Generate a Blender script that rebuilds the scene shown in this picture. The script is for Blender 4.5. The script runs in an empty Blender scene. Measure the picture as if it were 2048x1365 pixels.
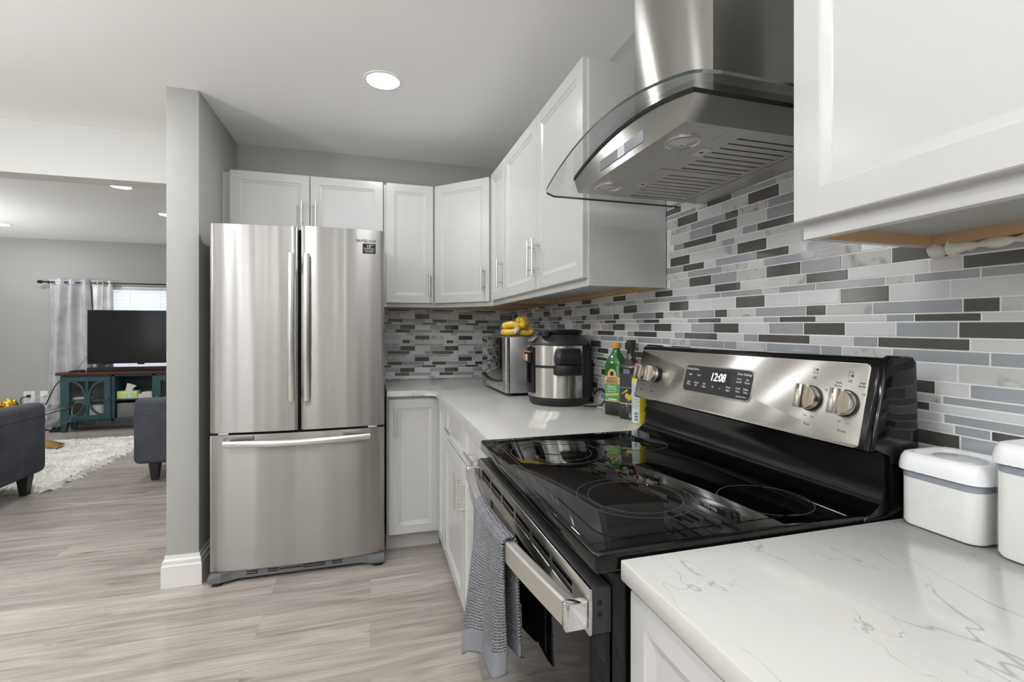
import bpy, bmesh, math, random
from mathutils import Vector, Matrix
PI = math.pi
random.seed(7)
sc = bpy.context.scene
COL = sc.collection

# ---------------------------------------------------------------- camera
FPX, HORIZON, YAW, CAMH = 963.0, 664.0, math.atan(283 / 963.0), 1.245
cam_d = bpy.data.cameras.new('camera')
cam = bpy.data.objects.new('camera', cam_d)
COL.objects.link(cam)
cam.location = (0, 0, CAMH)
cam.rotation_euler = (PI / 2, 0, -YAW)
cam_d.sensor_width = 36.0
cam_d.lens = FPX * 36.0 / 2048.0
cam_d.shift_y = (HORIZON - 682.5) / 2048.0
cam_d.clip_start = 0.02
sc.camera = cam

# ---------------------------------------------------------------- world, exposure
w = bpy.data.worlds.new('world')
sc.world = w
w.use_nodes = True
w.node_tree.nodes['Background'].inputs[0].default_value = (0.95, 0.97, 1.0, 1)
w.node_tree.nodes['Background'].inputs[1].default_value = 1.0
sc.view_settings.view_transform = 'Standard'
sc.view_settings.look = 'None'
sc.view_settings.gamma = 1.0
sc.view_settings.use_curve_mapping = False
sc.view_settings.exposure = -0.08
sc.cycles.max_bounces = 12
sc.cycles.diffuse_bounces = 6
sc.cycles.glossy_bounces = 5
sc.cycles.transparent_max_bounces = 12
sc.cycles.sample_clamp_indirect = 6.0
sc.cycles.caustics_reflective = False
sc.cycles.caustics_refractive = False

LAMP_W = 8.0          # each recessed ceiling lamp
UP_W = 38.0            # each added uplighter, put in to brighten the ceiling
DAY = 2.7              # daylight in the far window and in two added, unseen windows

def disc_lamp(x, y, z, power, r=0.07):
    l = bpy.data.lights.new('lamp_light', 'AREA')
    l.shape = 'DISK'; l.size = 2 * r; l.energy = power
    l.color = (0.975, 0.99, 1.0)
    o = bpy.data.objects.new('lamp_light', l)
    COL.objects.link(o); o.location = (x, y, z)
    return o

# ---------------------------------------------------------------- materials
def s2l(c):
    c = c / 255.0
    return c / 12.92 if c <= 0.04045 else ((c + 0.055) / 1.055) ** 2.4
def rgb(r, g, b): return (s2l(r), s2l(g), s2l(b), 1.0)

def mat(name, col, rough=0.5, metal=0.0, spec=0.5, coat=0.0, emit=None, estr=0.0, alpha=1.0):
    m = bpy.data.materials.new(name); m.use_nodes = True
    b = m.node_tree.nodes['Principled BSDF']
    b.inputs['Base Color'].default_value = col
    b.inputs['Roughness'].default_value = rough
    b.inputs['Metallic'].default_value = metal
    b.inputs['Specular IOR Level'].default_value = spec
    b.inputs['Coat Weight'].default_value = coat
    b.inputs['Coat Roughness'].default_value = 0.03
    if emit:
        b.inputs['Emission Color'].default_value = emit
        b.inputs['Emission Strength'].default_value = estr
    return m
def N(m, typ, **kw):
    n = m.node_tree.nodes.new(typ)
    for k, v in kw.items(): setattr(n, k, v)
    return n
def L(m, a, b): m.node_tree.links.new(a, b)
def bsdf(m): return m.node_tree.nodes['Principled BSDF']
def ramp(m, stops):
    r = N(m, 'ShaderNodeValToRGB')
    e = r.color_ramp.elements
    while len(e) < len(stops): e.new(0.5)
    for el, (p, c) in zip(e, stops): el.position = p; el.color = c
    return r
def coords(m, scale=(1, 1, 1), rot=(0, 0, 0)):
    t = N(m, 'ShaderNodeTexCoord'); mp = N(m, 'ShaderNodeMapping')
    mp.inputs['Scale'].default_value = scale; mp.inputs['Rotation'].default_value = rot
    L(m, t.outputs['Object'], mp.inputs['Vector'])
    return mp.outputs['Vector']
def bump(m, height, strength=0.2, dist=0.002):
    b = N(m, 'ShaderNodeBump'); b.inputs['Strength'].default_value = strength
    b.inputs['Distance'].default_value = dist
    L(m, height, b.inputs['Height']); L(m, b.outputs['Normal'], bsdf(m).inputs['Normal'])

def painted(name, col, rough=0.6, nscale=60.0, st=0.05):
    m = mat(name, col, rough, spec=0.3)
    n = N(m, 'ShaderNodeTexNoise'); n.inputs['Scale'].default_value = nscale
    L(m, coords(m), n.inputs['Vector']); bump(m, n.outputs['Fac'], st, 0.001)
    return m

def brushed(name, col, rough=0.28, aniso=0.75, vertical_grain=False, tint=0.012, tangent='Z', arot=0.0):
    """brushed stainless steel: grain noise in the roughness and colour, anisotropic gloss"""
    m = mat(name, col, rough, metal=1.0)
    b = bsdf(m)
    sc_ = (500, 500, 3.0) if vertical_grain else (3.0, 3.0, 900)
    n = N(m, 'ShaderNodeTexNoise'); n.inputs['Scale'].default_value = 1.0; n.inputs['Detail'].default_value = 3
    L(m, coords(m, sc_), n.inputs['Vector'])
    mr = N(m, 'ShaderNodeMapRange'); mr.inputs['To Min'].default_value = rough - 0.012; mr.inputs['To Max'].default_value = rough + 0.012
    L(m, n.outputs['Fac'], mr.inputs['Value']); L(m, mr.outputs['Result'], b.inputs['Roughness'])
    hi = tuple(min(1, c * (1 + tint)) for c in col[:3]) + (1,)
    lo = tuple(c * (1 - tint) for c in col[:3]) + (1,)
    r = ramp(m, [(0.3, lo), (0.7, hi)]); L(m, n.outputs['Fac'], r.inputs['Fac']); L(m, r.outputs['Color'], b.inputs['Base Color'])
    if aniso <= 0: return m
    tg = N(m, 'ShaderNodeCombineXYZ'); tg.inputs[2].default_value = 1.0
    L(m, tg.outputs['Vector'], b.inputs['Tangent'])
    b.inputs['Anisotropic'].default_value = aniso
    b.inputs['Anisotropic Rotation'].default_value = arot
    return m

def clear_glass(name, tint, rough=0.0, fres=1.45, opacity=0.0):
    m = bpy.data.materials.new(name); m.use_nodes = True
    nt = m.node_tree; nt.nodes.remove(nt.nodes['Principled BSDF'])
    out = nt.nodes['Material Output']
    tr = N(m, 'ShaderNodeBsdfTransparent'); tr.inputs['Color'].default_value = tint
    gl = N(m, 'ShaderNodeBsdfGlossy'); gl.inputs['Roughness'].default_value = rough
    lw = N(m, 'ShaderNodeLayerWeight'); lw.inputs['Blend'].default_value = 0.5
    pw = N(m, 'ShaderNodeMath', operation='POWER'); pw.inputs[1].default_value = 4.0; L(m, lw.outputs['Facing'], pw.inputs[0])
    fr = N(m, 'ShaderNodeMapRange'); fr.inputs['To Min'].default_value = 0.04; fr.inputs['To Max'].default_value = 0.85; L(m, pw.outputs[0], fr.inputs['Value'])
    mx = N(m, 'ShaderNodeMixShader')
    L(m, fr.outputs[0], mx.inputs['Fac']); L(m, tr.outputs[0], mx.inputs[1]); L(m, gl.outputs[0], mx.inputs[2])
    L(m, mx.outputs[0], out.inputs['Surface'])
    return m

def emitter(name, col, strength):
    m = bpy.data.materials.new(name); m.use_nodes = True
    nt = m.node_tree; nt.nodes.remove(nt.nodes['Principled BSDF'])
    e = N(m, 'ShaderNodeEmission'); e.inputs['Color'].default_value = col; e.inputs['Strength'].default_value = strength
    L(m, e.outputs[0], nt.nodes['Material Output'].inputs['Surface'])
    return m

M = {}
M['wall'] = painted('grey_wall_paint', rgb(178, 178, 175), 0.62)
M['ceiling'] = painted('white_ceiling_paint', rgb(247, 247, 246), 0.8, 90, 0.04)
M['trim'] = painted('white_trim_paint', rgb(232, 231, 228), 0.35, 30, 0.02)
M['cab'] = painted('white_cabinet_lacquer', rgb(201, 201, 200), 0.22, 25, 0.02)
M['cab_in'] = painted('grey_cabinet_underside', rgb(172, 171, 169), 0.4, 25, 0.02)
M['nickel'] = mat('brushed_nickel', rgb(226, 224, 220), 0.33, 1.0)
M['knob_steel'] = mat('brushed_knob_steel', rgb(206, 199, 189), 0.22, 1.0)
M['chrome'] = mat('polished_chrome', rgb(228, 229, 231), 0.06, 1.0)
M["steel"] = brushed("fridge_stainless_steel", rgb(172, 170, 167), 0.26, 1.0)
M['steel_hood'] = brushed('hood_stainless_steel', rgb(184, 182, 177), 0.30, 1.0, vertical_grain=True)
M['steel_under'] = brushed('hood_underside_steel', rgb(206, 204, 200), 0.45, 0.0, vertical_grain=True)
M['steel_range'] = brushed('range_stainless_steel', rgb(204, 201, 195), 0.27, 1.0)
M['steel_pot'] = brushed('cooker_stainless_steel', rgb(205, 202, 196), 0.24, 0.8)
M['handle_steel'] = mat('satin_steel_handle', rgb(232, 231, 228), 0.3, 1.0)
M['handle_al'] = mat('satin_aluminium_handle', rgb(212, 211, 206), 0.38, 1.0)
M['black'] = mat('black_plastic', rgb(24, 24, 25), 0.38)
M['black_soft'] = mat('soft_black_plastic', rgb(36, 36, 37), 0.5)
M['black_gloss'] = mat('black_enamel', rgb(8, 8, 9), 0.09, spec=0.4)
M['black_glass'] = mat('black_ceramic_glass', rgb(5, 5, 6), 0.035, spec=0.42)
M['gap'] = mat('dark_gap', rgb(14, 14, 14), 0.8)
M['grey_plastic'] = mat('grey_plastic', rgb(112, 114, 114), 0.42)
M['white_plastic'] = mat('white_plastic', rgb(240, 241, 243), 0.25)
M['grey_seal'] = mat('grey_silicone_seal', rgb(150, 153, 165), 0.4)
M['ink_dark'] = mat('dark_ink', rgb(84, 82, 79), 0.5)
M['ink_white'] = mat('white_ink', rgb(225, 226, 228), 0.5)
M['led_digit'] = emitter('clock_digits', (0.85, 0.93, 1.0, 1), 2.2)
M['lamp'] = emitter('lamp_diffuser', (1.0, 0.985, 0.96, 1), 9.0)
M['day'] = emitter('daylight_pane', (0.95, 0.975, 1.0, 1), DAY)
M['glass_hood'] = clear_glass('hood_glass', (0.93, 0.95, 0.945, 1))
M['glass_edge'] = mat('glass_edge_green', rgb(44, 54, 52), 0.12)
M['glass'] = clear_glass('clear_glass', (0.975, 0.985, 0.985, 1))
M['glass_dark'] = clear_glass('smoked_glass', (0.30, 0.31, 0.31, 1))
M['plywood'] = mat('raw_birch_plywood', rgb(190, 158, 118), 0.6)
M['caulk'] = painted('white_caulk', rgb(222, 219, 210), 0.6, 40, 0.4)
M['flour'] = mat('white_flour', rgb(243, 242, 239), 0.8)
M['grout'] = painted('white_grout', rgb(246, 245, 243), 0.8, 300, 0.1)
M['t_dark'] = mat('charcoal_glass_tile', rgb(84, 83, 79), 0.1, coat=0.6)
M['t_grey'] = mat('blue_grey_glass_tile', rgb(164, 168, 173), 0.09, coat=0.6)
M['t_white'] = mat('white_glass_tile', rgb(220, 221, 223), 0.09, coat=0.6)

def marble(name, base, vein, scale):
    m = mat(name, base, 0.28)
    n = N(m, 'ShaderNodeTexNoise'); n.inputs['Scale'].default_value = scale; n.inputs['Detail'].default_value = 6
    n.inputs['Distortion'].default_value = 1.2
    L(m, coords(m), n.inputs['Vector'])
    r = ramp(m, [(0.30, vein), (0.47, base), (0.6, base), (0.8, tuple(min(1, c * 1.08) for c in base[:3]) + (1,))])
    L(m, n.outputs['Fac'], r.inputs['Fac']); L(m, r.outputs['Color'], bsdf(m).inputs['Base Color'])
    return m
M['t_marble'] = marble('carrara_marble_tile', rgb(208, 208, 207), rgb(158, 159, 161), 22)

def quartz():
    m = mat('white_veined_quartz', rgb(219, 218, 213), 0.13, spec=0.5)
    v = coords(m, (1, 1, 1), (0, 0, 0.15))
    tot = None
    for sc_, dist, wid, off in ((3.1, 1.0, 0.0030, 0.0), (5.3, 0.9, 0.0026, 3.7)):
        mp = N(m, 'ShaderNodeMapping'); mp.inputs['Location'].default_value = (off, off * 1.7, 0)
        mp.inputs['Scale'].default_value = (1.35, 0.45, 1.0)
        L(m, v, mp.inputs['Vector'])
        n = N(m, 'ShaderNodeTexNoise'); n.inputs['Scale'].default_value = sc_; n.inputs['Detail'].default_value = 4
        n.inputs['Distortion'].default_value = dist * 0.4; n.inputs['Roughness'].default_value = 0.5
        L(m, mp.outputs['Vector'], n.inputs['Vector'])
        a = N(m, 'ShaderNodeMath', operation='SUBTRACT'); a.inputs[1].default_value = 0.5; L(m, n.outputs['Fac'], a.inputs[0])
        b = N(m, 'ShaderNodeMath', operation='ABSOLUTE'); L(m, a.outputs[0], b.inputs[0])
        c = N(m, 'ShaderNodeMapRange'); c.inputs['From Min'].default_value = 0.0; c.inputs['From Max'].default_value = wid
        c.inputs['To Min'].default_value = 1.0; c.inputs['To Max'].default_value = 0.0
        L(m, b.outputs[0], c.inputs['Value'])
        k = N(m, 'ShaderNodeTexNoise'); k.inputs['Scale'].default_value = 3.4 + off; k.inputs['Detail'].default_value = 1
        L(m, mp.outputs['Vector'], k.inputs['Vector'])
        kr = ramp(m, [(0.46, (0, 0, 0, 1)), (0.60, (1, 1, 1, 1))]); L(m, k.outputs['Fac'], kr.inputs['Fac'])
        d = N(m, 'ShaderNodeMath', operation='MULTIPLY'); L(m, c.outputs['Result'], d.inputs[0]); L(m, kr.outputs['Color'], d.inputs[1])
        if tot is None: tot = d.outputs[0]
        else:
            e = N(m, 'ShaderNodeMath', operation='MAXIMUM'); L(m, tot, e.inputs[0]); L(m, d.outputs[0], e.inputs[1]); tot = e.outputs[0]
    r = ramp(m, [(0.0, rgb(204, 203, 199)), (1.0, rgb(164, 164, 161))])
    L(m, tot, r.inputs['Fac']); L(m, r.outputs['Color'], bsdf(m).inputs['Base Color'])
    return m
M['quartz'] = quartz()

def plank_floor():
    m = mat('grey_oak_vinyl_planks', rgb(170, 160, 151), 0.33, spec=0.4)
    v = coords(m)
    br = N(m, 'ShaderNodeTexBrick'); br.offset = 0.37; br.squash = 1.0
    br.inputs['Scale'].default_value = 1.0; br.inputs['Brick Width'].default_value = 1.22; br.inputs['Row Height'].default_value = 0.18
    br.inputs['Mortar Size'].default_value = 0.0007; br.inputs['Mortar Smooth'].default_value = 0.3; br.inputs['Bias'].default_value = 0.0
    br.inputs['Color1'].default_value = (0.0, 0.0, 0.0, 1); br.inputs['Color2'].default_value = (1, 1, 1, 1); br.inputs['Mortar'].default_value = (0.3, 0.3, 0.3, 1)
    L(m, v, br.inputs['Vector'])
    # grain, long in x, shifted per plank
    mp = N(m, 'ShaderNodeMapping'); mp.inputs['Scale'].default_value = (0.9, 9.0, 1.0); L(m, v, mp.inputs['Vector'])
    ad = N(m, 'ShaderNodeVectorMath', operation='ADD'); L(m, mp.outputs['Vector'], ad.inputs[0])
    ml = N(m, 'ShaderNodeVectorMath', operation='SCALE'); ml.inputs['Scale'].default_value = 7.0
    L(m, br.outputs['Color'], ml.inputs[0]); L(m, ml.outputs['Vector'], ad.inputs[1])
    n1 = N(m, 'ShaderNodeTexNoise'); n1.inputs['Scale'].default_value = 1.7; n1.inputs['Detail'].default_value = 5; n1.inputs['Distortion'].default_value = 1.3
    L(m, ad.outputs['Vector'], n1.inputs['Vector'])
    mp2 = N(m, 'ShaderNodeMapping'); mp2.inputs['Scale'].default_value = (2.2, 60.0, 1.0); L(m, ad.outputs['Vector'], mp2.inputs['Vector'])
    mp2.inputs['Scale'].default_value = (1.0, 15.0, 1.0); 
    n2 = N(m, 'ShaderNodeTexNoise'); n2.inputs['Scale'].default_value = 2.4; n2.inputs['Detail'].default_value = 8; n2.inputs['Roughness'].default_value = 0.65; n2.inputs['Distortion'].default_value = 1.0
    L(m, mp2.outputs['Vector'], n2.inputs['Vector'])
    r1 = ramp(m, [(0.28, rgb(156, 147, 139)), (0.48, rgb(184, 176, 168)), (0.72, rgb(208, 201, 193))])
    L(m, n1.outputs['Fac'], r1.inputs['Fac'])
    r2 = ramp(m, [(0.30, rgb(196, 192, 188)), (0.56, rgb(255, 255, 255))]); L(m, n2.outputs['Fac'], r2.inputs['Fac'])
    mx = N(m, 'ShaderNodeMix', data_type='RGBA', blend_type='MULTIPLY'); mx.inputs['Factor'].default_value = 1.0
    L(m, r1.outputs['Color'], mx.inputs['A']); L(m, r2.outputs['Color'], mx.inputs['B'])
    # knots: short dark smears along the grain
    vk = N(m, 'ShaderNodeTexVoronoi'); vk.inputs['Scale'].default_value = 1.0
    mk = N(m, 'ShaderNodeMapping'); mk.inputs['Scale'].default_value = (1.5, 0.8, 1.0); L(m, ad.outputs['Vector'], mk.inputs['Vector'])
    L(m, mk.outputs['Vector'], vk.inputs['Vector'])
    kn = ramp(m, [(0.02, rgb(150, 144, 138)), (0.11, rgb(255, 255, 255))]); L(m, vk.outputs['Distance'], kn.inputs['Fac'])
    mxk = N(m, 'ShaderNodeMix', data_type='RGBA', blend_type='MULTIPLY'); mxk.inputs['Factor'].default_value = 1.0
    L(m, mx.outputs['Result'], mxk.inputs['A']); L(m, kn.outputs['Color'], mxk.inputs['B']); mx = mxk
    tn = ramp(m, [(0.0, rgb(232, 231, 230)), (1.0, rgb(255, 255, 255))]); L(m, br.outputs['Color'], tn.inputs['Fac'])
    mx2 = N(m, 'ShaderNodeMix', data_type='RGBA', blend_type='MULTIPLY'); mx2.inputs['Factor'].default_value = 1.0
    L(m, mx.outputs['Result'], mx2.inputs['A']); L(m, tn.outputs['Color'], mx2.inputs['B'])
    mo = N(m, 'ShaderNodeMix', data_type='RGBA'); L(m, br.outputs['Fac'], mo.inputs['Factor'])
    L(m, mx2.outputs['Result'], mo.inputs['A']); mo.inputs['B'].default_value = rgb(140, 132, 123)
    L(m, mo.outputs['Result'], bsdf(m).inputs['Base Color'])
    bump(m, n2.outputs['Fac'], 0.12, 0.0012)
    return m
M['floor'] = plank_floor()

def fabric(name, col, scale=900, rough=0.9, st=0.3):
    m = mat(name, col, rough, spec=0.15)
    n = N(m, 'ShaderNodeTexNoise'); n.inputs['Scale'].default_value = scale; n.inputs['Detail'].default_value = 2
    L(m, coords(m), n.inputs['Vector']); bump(m, n.outputs['Fac'], st, 0.001)
    n2 = N(m, 'ShaderNodeTexNoise'); n2.inputs['Scale'].default_value = 6; n2.inputs['Detail'].default_value = 4; L(m, coords(m), n2.inputs['Vector'])
    lo = tuple(c * 0.82 for c in col[:3]) + (1,); hi = tuple(min(1, c * 1.18) for c in col[:3]) + (1,)
    r = ramp(m, [(0.3, lo), (0.7, hi)]); L(m, n2.outputs['Fac'], r.inputs['Fac']); L(m, r.outputs['Color'], bsdf(m).inputs['Base Color'])
    return m
M['sofa'] = fabric('navy_suede', rgb(86, 89, 97), 300)
M['sofa_leg'] = mat('espresso_wood', rgb(40, 38, 37), 0.4)
M['curtain'] = fabric('grey_velvet_curtain', rgb(198, 197, 200), 120, 0.8)
M['sheer'] = fabric('white_sheer_curtain', rgb(242, 242, 246), 200, 0.9)
M['rug'] = fabric('white_shag_wool', rgb(236, 233, 228), 200)
M['teal'] = fabric('teal_painted_wood', rgb(62, 86, 90), 40, 0.45, 0.05)
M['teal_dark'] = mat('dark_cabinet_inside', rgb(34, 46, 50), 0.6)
M['walnut'] = fabric('walnut_top', rgb(92, 58, 45), 30, 0.35, 0.03)
M['screen'] = mat('tv_screen', rgb(22, 22, 24), 0.16, spec=0.5)
M['gold'] = mat('crumpled_gold_foil', rgb(206, 166, 74), 0.25, 1.0)
M['gold_plate'] = mat('satin_gold_metal', rgb(205, 168, 84), 0.35, 0.8)
M['tape'] = mat('white_tape', rgb(226, 225, 230), 0.4)
M['paper'] = mat('paper', rgb(232, 230, 224), 0.8)
M['cream'] = mat('cream_cover', rgb(212, 206, 190), 0.6)
M['bin'] = fabric('grey_felt', rgb(118, 118, 118), 200)

def lemon_print():
    m = mat('lemon_print_card', rgb(120, 196, 196), 0.5)
    n = N(m, 'ShaderNodeTexVoronoi'); n.inputs['Scale'].default_value = 22; L(m, coords(m), n.inputs['Vector'])
    r = ramp(m, [(0.0, rgb(240, 214, 60)), (0.46, rgb(240, 222, 90)), (0.5, rgb(120, 196, 196)), (0.6, rgb(200, 225, 200))])
    L(m, n.outputs['Distance'], r.inputs['Fac']); L(m, r.outputs['Color'], bsdf(m).inputs['Base Color'])
    return m
M['lemon'] = lemon_print()

def banana_skin():
    m = mat('banana_skin', rgb(226, 184, 52), 0.45)
    n = N(m, 'ShaderNodeTexNoise'); n.inputs['Scale'].default_value = 45; n.inputs['Detail'].default_value = 5; L(m, coords(m), n.inputs['Vector'])
    r = ramp(m, [(0.32, rgb(140, 96, 36)), (0.40, rgb(222, 180, 56)), (0.7, rgb(236, 200, 84))])
    L(m, n.outputs['Fac'], r.inputs['Fac']); L(m, r.outputs['Color'], bsdf(m).inputs['Base Color'])
    return m
M['banana'] = banana_skin()
M['banana_tip'] = mat('banana_stem', rgb(150, 120, 46), 0.6)

def towel_mat():
    m = fabric('grey_waffle_cotton', rgb(142, 143, 148), 500, 0.95, 0.1)
    v = N(m, 'ShaderNodeTexCoord')
    mp = N(m, 'ShaderNodeMapping'); mp.inputs['Scale'].default_value = (1, 1, 1); L(m, v.outputs['UV'], mp.inputs['Vector'])
    c = N(m, 'ShaderNodeTexVoronoi'); c.inputs['Scale'].default_value = 1.0; c.inputs['Randomness'].default_value = 0.25
    L(m, mp.outputs['Vector'], c.inputs['Vector'])
    for l in list(m.node_tree.links):
        if l.to_socket == bsdf(m).inputs['Normal']: m.node_tree.links.remove(l)
    r = ramp(m, [(0.1, (1, 1, 1, 1)), (0.6, (0, 0, 0, 1))]); L(m, c.outputs['Distance'], r.inputs['Fac'])
    bump(m, r.outputs['Color'], 1.0, 0.006)
    return m
M['towel'] = towel_mat()
M['towel_hem'] = fabric('grey_cotton_hem', rgb(124, 125, 131), 700, 0.95, 0.3)
M['green_glass'] = mat('green_bottle_plastic', rgb(18, 96, 32), 0.1, coat=0.5)
M['green_dark'] = mat('green_bottle_base', rgb(14, 26, 14), 0.12, coat=0.5)
M['dark_glass'] = mat('dark_bottle_glass', rgb(16, 17, 22), 0.08, coat=0.5)
M['cap_gold'] = mat('mustard_cap', rgb(206, 160, 56), 0.4)
M['lab_green'] = mat('green_label', rgb(86, 146, 74), 0.5)
M['lab_gold'] = mat('gold_label', rgb(206, 180, 122), 0.45)
M['lab_red'] = mat('red_brown_ink', rgb(96, 36, 24), 0.5)
M['lab_dark'] = mat('charcoal_label', rgb(46, 47, 58), 0.45)
M['olive'] = mat('olive_print', rgb(196, 178, 50), 0.5)
M['red'] = mat('red_plastic', rgb(214, 44, 34), 0.35)
M['yellow'] = mat('yellow_print', rgb(226, 202, 30), 0.4)
M['yellow_olive'] = mat('olive_yellow_print', rgb(178, 166, 24), 0.4)
M['pale'] = mat('pale_print', rgb(206, 214, 206), 0.45)
M['orange'] = mat('orange_plastic', rgb(232, 100, 34), 0.4)
M['blue_ink'] = mat('blue_ink', rgb(90, 120, 150), 0.5)

# ---------------------------------------------------------------- building helpers
class MB:
    """collects shapes in one bmesh; build() links them as ONE mesh object"""
    def __init__(s): s.bm = bmesh.new()
    def box(s, x0, x1, y0, y1, z0, z1, b=0.0, seg=2, mi=0):
        v = [s.bm.verts.new(p) for p in ((x0,y0,z0),(x1,y0,z0),(x1,y1,z0),(x0,y1,z0),(x0,y0,z1),(x1,y0,z1),(x1,y1,z1),(x0,y1,z1))]
        fs = [s.bm.faces.new([v[i] for i in q]) for q in ((3,2,1,0),(4,5,6,7),(0,1,5,4),(1,2,6,5),(2,3,7,6),(3,0,4,7))]
        for f in fs: f.material_index = mi
        if b > 0:
            b = min(b, 0.49 * min(abs(x1-x0), abs(y1-y0), abs(z1-z0)))
            es = list({e for f in fs for e in f.edges})
            r = bmesh.ops.bevel(s.bm, geom=es, offset=b, segments=seg, profile=0.5, affect='EDGES')
            for f in r['faces']: f.material_index = mi
        return s
    def prism(s, poly, axis, a0, a1, mi=0, b=0.0):
        def P(p, a):
            return {'x': (a, p[0], p[1]), 'y': (p[0], a, p[1]), 'z': (p[0], p[1], a)}[axis]
        lo = [s.bm.verts.new(P(p, a0)) for p in poly]; hi = [s.bm.verts.new(P(p, a1)) for p in poly]
        n = len(poly)
        fs = [s.bm.faces.new(lo), s.bm.faces.new(hi[::-1])]
        fs += [s.bm.faces.new([lo[(i+1) % n], lo[i], hi[i], hi[(i+1) % n]]) for i in range(n)]
        for f in fs: f.material_index = mi
        if b > 0:
            es = list({e for f in fs[:2] for e in f.edges})
            r = bmesh.ops.bevel(s.bm, geom=es, offset=b, segments=2, profile=0.5, affect='EDGES')
            for f in r['faces']: f.material_index = mi
        return s
    def loft(s, rings, mi=0, cap=True, closed=True):
        rv = [[s.bm.verts.new(p) for p in r] for r in rings]
        n = len(rv[0]); fs = []
        for a, b2 in zip(rv, rv[1:]):
            for i in range(n if closed else n - 1):
                fs.append(s.bm.faces.new([a[i], a[(i+1) % n], b2[(i+1) % n], b2[i]]))
        if cap and closed:
            fs.append(s.bm.faces.new(rv[0][::-1])); fs.append(s.bm.faces.new(rv[-1]))
        for f in fs: f.material_index = mi
        return s
    def lathe(s, prof, c=(0, 0, 0), n=40, mi=0, a0=0.0, a1=2 * PI, axis='z', cap=True):
        full = abs(a1 - a0 - 2 * PI) < 1e-6
        k = n if full else n + 1
        def P(r, z, t):
            x, y = r * math.cos(t), r * math.sin(t)
            q = {'z': (x, y, z), 'y': (x, z, y), 'x': (z, x, y)}[axis]
            return (c[0] + q[0], c[1] + q[1], c[2] + q[2])
        rv = []
        for r, z in prof:
            rv.append([s.bm.verts.new(P(r, z, a0 + (a1 - a0) * i / n)) for i in range(k)])
        for a, b2 in zip(rv, rv[1:]):
            for i in range(k if full else k - 1):
                f = s.bm.faces.new([a[i], a[(i+1) % k], b2[(i+1) % k], b2[i]]); f.material_index = mi
        for ring, (r, z) in ((rv[0], prof[0]), (rv[-1], prof[-1])):
            if r > 1e-4 and full and prof[0] != prof[-1] and cap:
                f = s.bm.faces.new(ring); f.material_index = mi
        return s
    def cyl(s, p0, p1, r, n=16, mi=0, r2=None):
        return s.tube([p0, p1], [r, r if r2 is None else r2], n, mi)
    def tube(s, pts, r, n=12, mi=0, flat=1.0, up=None, closed=False):
        pts = [Vector(p) for p in pts]; m = len(pts)
        rs = r if isinstance(r, (list, tuple)) else [r] * m
        rings = []; u = None
        for i, p in enumerate(pts):
            if closed: t = pts[(i+1) % m] - pts[i-1]
            else: t = pts[min(i+1, m-1)] - pts[max(i-1, 0)]
            t.normalize()
            if up is not None: u = Vector(up) - t * t.dot(Vector(up))
            elif u is None:
                a = Vector((0, 0, 1)) if abs(t.z) < 0.9 else Vector((1, 0, 0))
                u = a - t * t.dot(a)
            else: u = u - t * t.dot(u)
            u.normalize(); w_ = t.cross(u)
            rings.append([p + (u * math.cos(2*PI*k/n) + w_ * math.sin(2*PI*k/n) * flat) * rs[i] for k in range(n)])
        if closed: rings.append(rings[0])
        return s.loft(rings, mi, cap=not closed)
    def sphere(s, c, r, n=24, mi=0, sq=(1, 1, 1)):
        k = n // 2
        for j in range(k):
            pass
        prof = [(r * math.sin(PI * j / k), -r * math.cos(PI * j / k)) for j in range(k + 1)]
        rings = []
        top = s.bm.verts.new((c[0], c[1], c[2] - r * sq[2])); bot = s.bm.verts.new((c[0], c[1], c[2] + r * sq[2]))
        for rr, z in prof[1:-1]:
            rings.append([s.bm.verts.new((c[0] + rr * math.cos(2*PI*i/n) * sq[0], c[1] + rr * math.sin(2*PI*i/n) * sq[1], c[2] + z * sq[2])) for i in range(n)])
        for a, b2 in zip(rings, rings[1:]):
            for i in range(n):
                s.bm.faces.new([a[i], a[(i+1) % n], b2[(i+1) % n], b2[i]]).material_index = mi
        for i in range(n):
            s.bm.faces.new([top, rings[0][(i+1) % n], rings[0][i]]).material_index = mi
            s.bm.faces.new([bot, rings[-1][i], rings[-1][(i+1) % n]]).material_index = mi
        return s
    def ring_flat(s, c, r0, r1, n=64, mi=0, h=0.0004):
        return s.lathe([(r0, 0), (r1, 0), (r1, h), (r0, h), (r0, 0)], c, n, mi)
    def text(s, body, size, x, y, align='CENTER', ext=0.0003, shear=0.0, mi=0, sx=1.0, y0=0.0, space=1.0):
        """letters standing in the local XZ plane, facing -y, their baseline at z = y"""
        cu = bpy.data.curves.new('letters', 'FONT'); cu.body = body; cu.size = size; cu.align_x = align
        cu.extrude = ext; cu.shear = shear; cu.space_character = space; cu.resolution_u = 3
        ob = bpy.data.objects.new('letters', cu)
        me = bpy.data.meshes.new_from_object(ob)
        vs = [s.bm.verts.new((x + v.co.x * sx, y0 - v.co.z - ext, y + v.co.y)) for v in me.vertices]
        for p in me.polygons:
            try: s.bm.faces.new([vs[i] for i in p.vertices]).material_index = mi
            except ValueError: pass
        bpy.data.objects.remove(ob); bpy.data.curves.remove(cu); bpy.data.meshes.remove(me)
        return s
    def xf(s, mtx):
        bmesh.ops.transform(s.bm, matrix=mtx, verts=s.bm.verts[:]); return s
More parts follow.
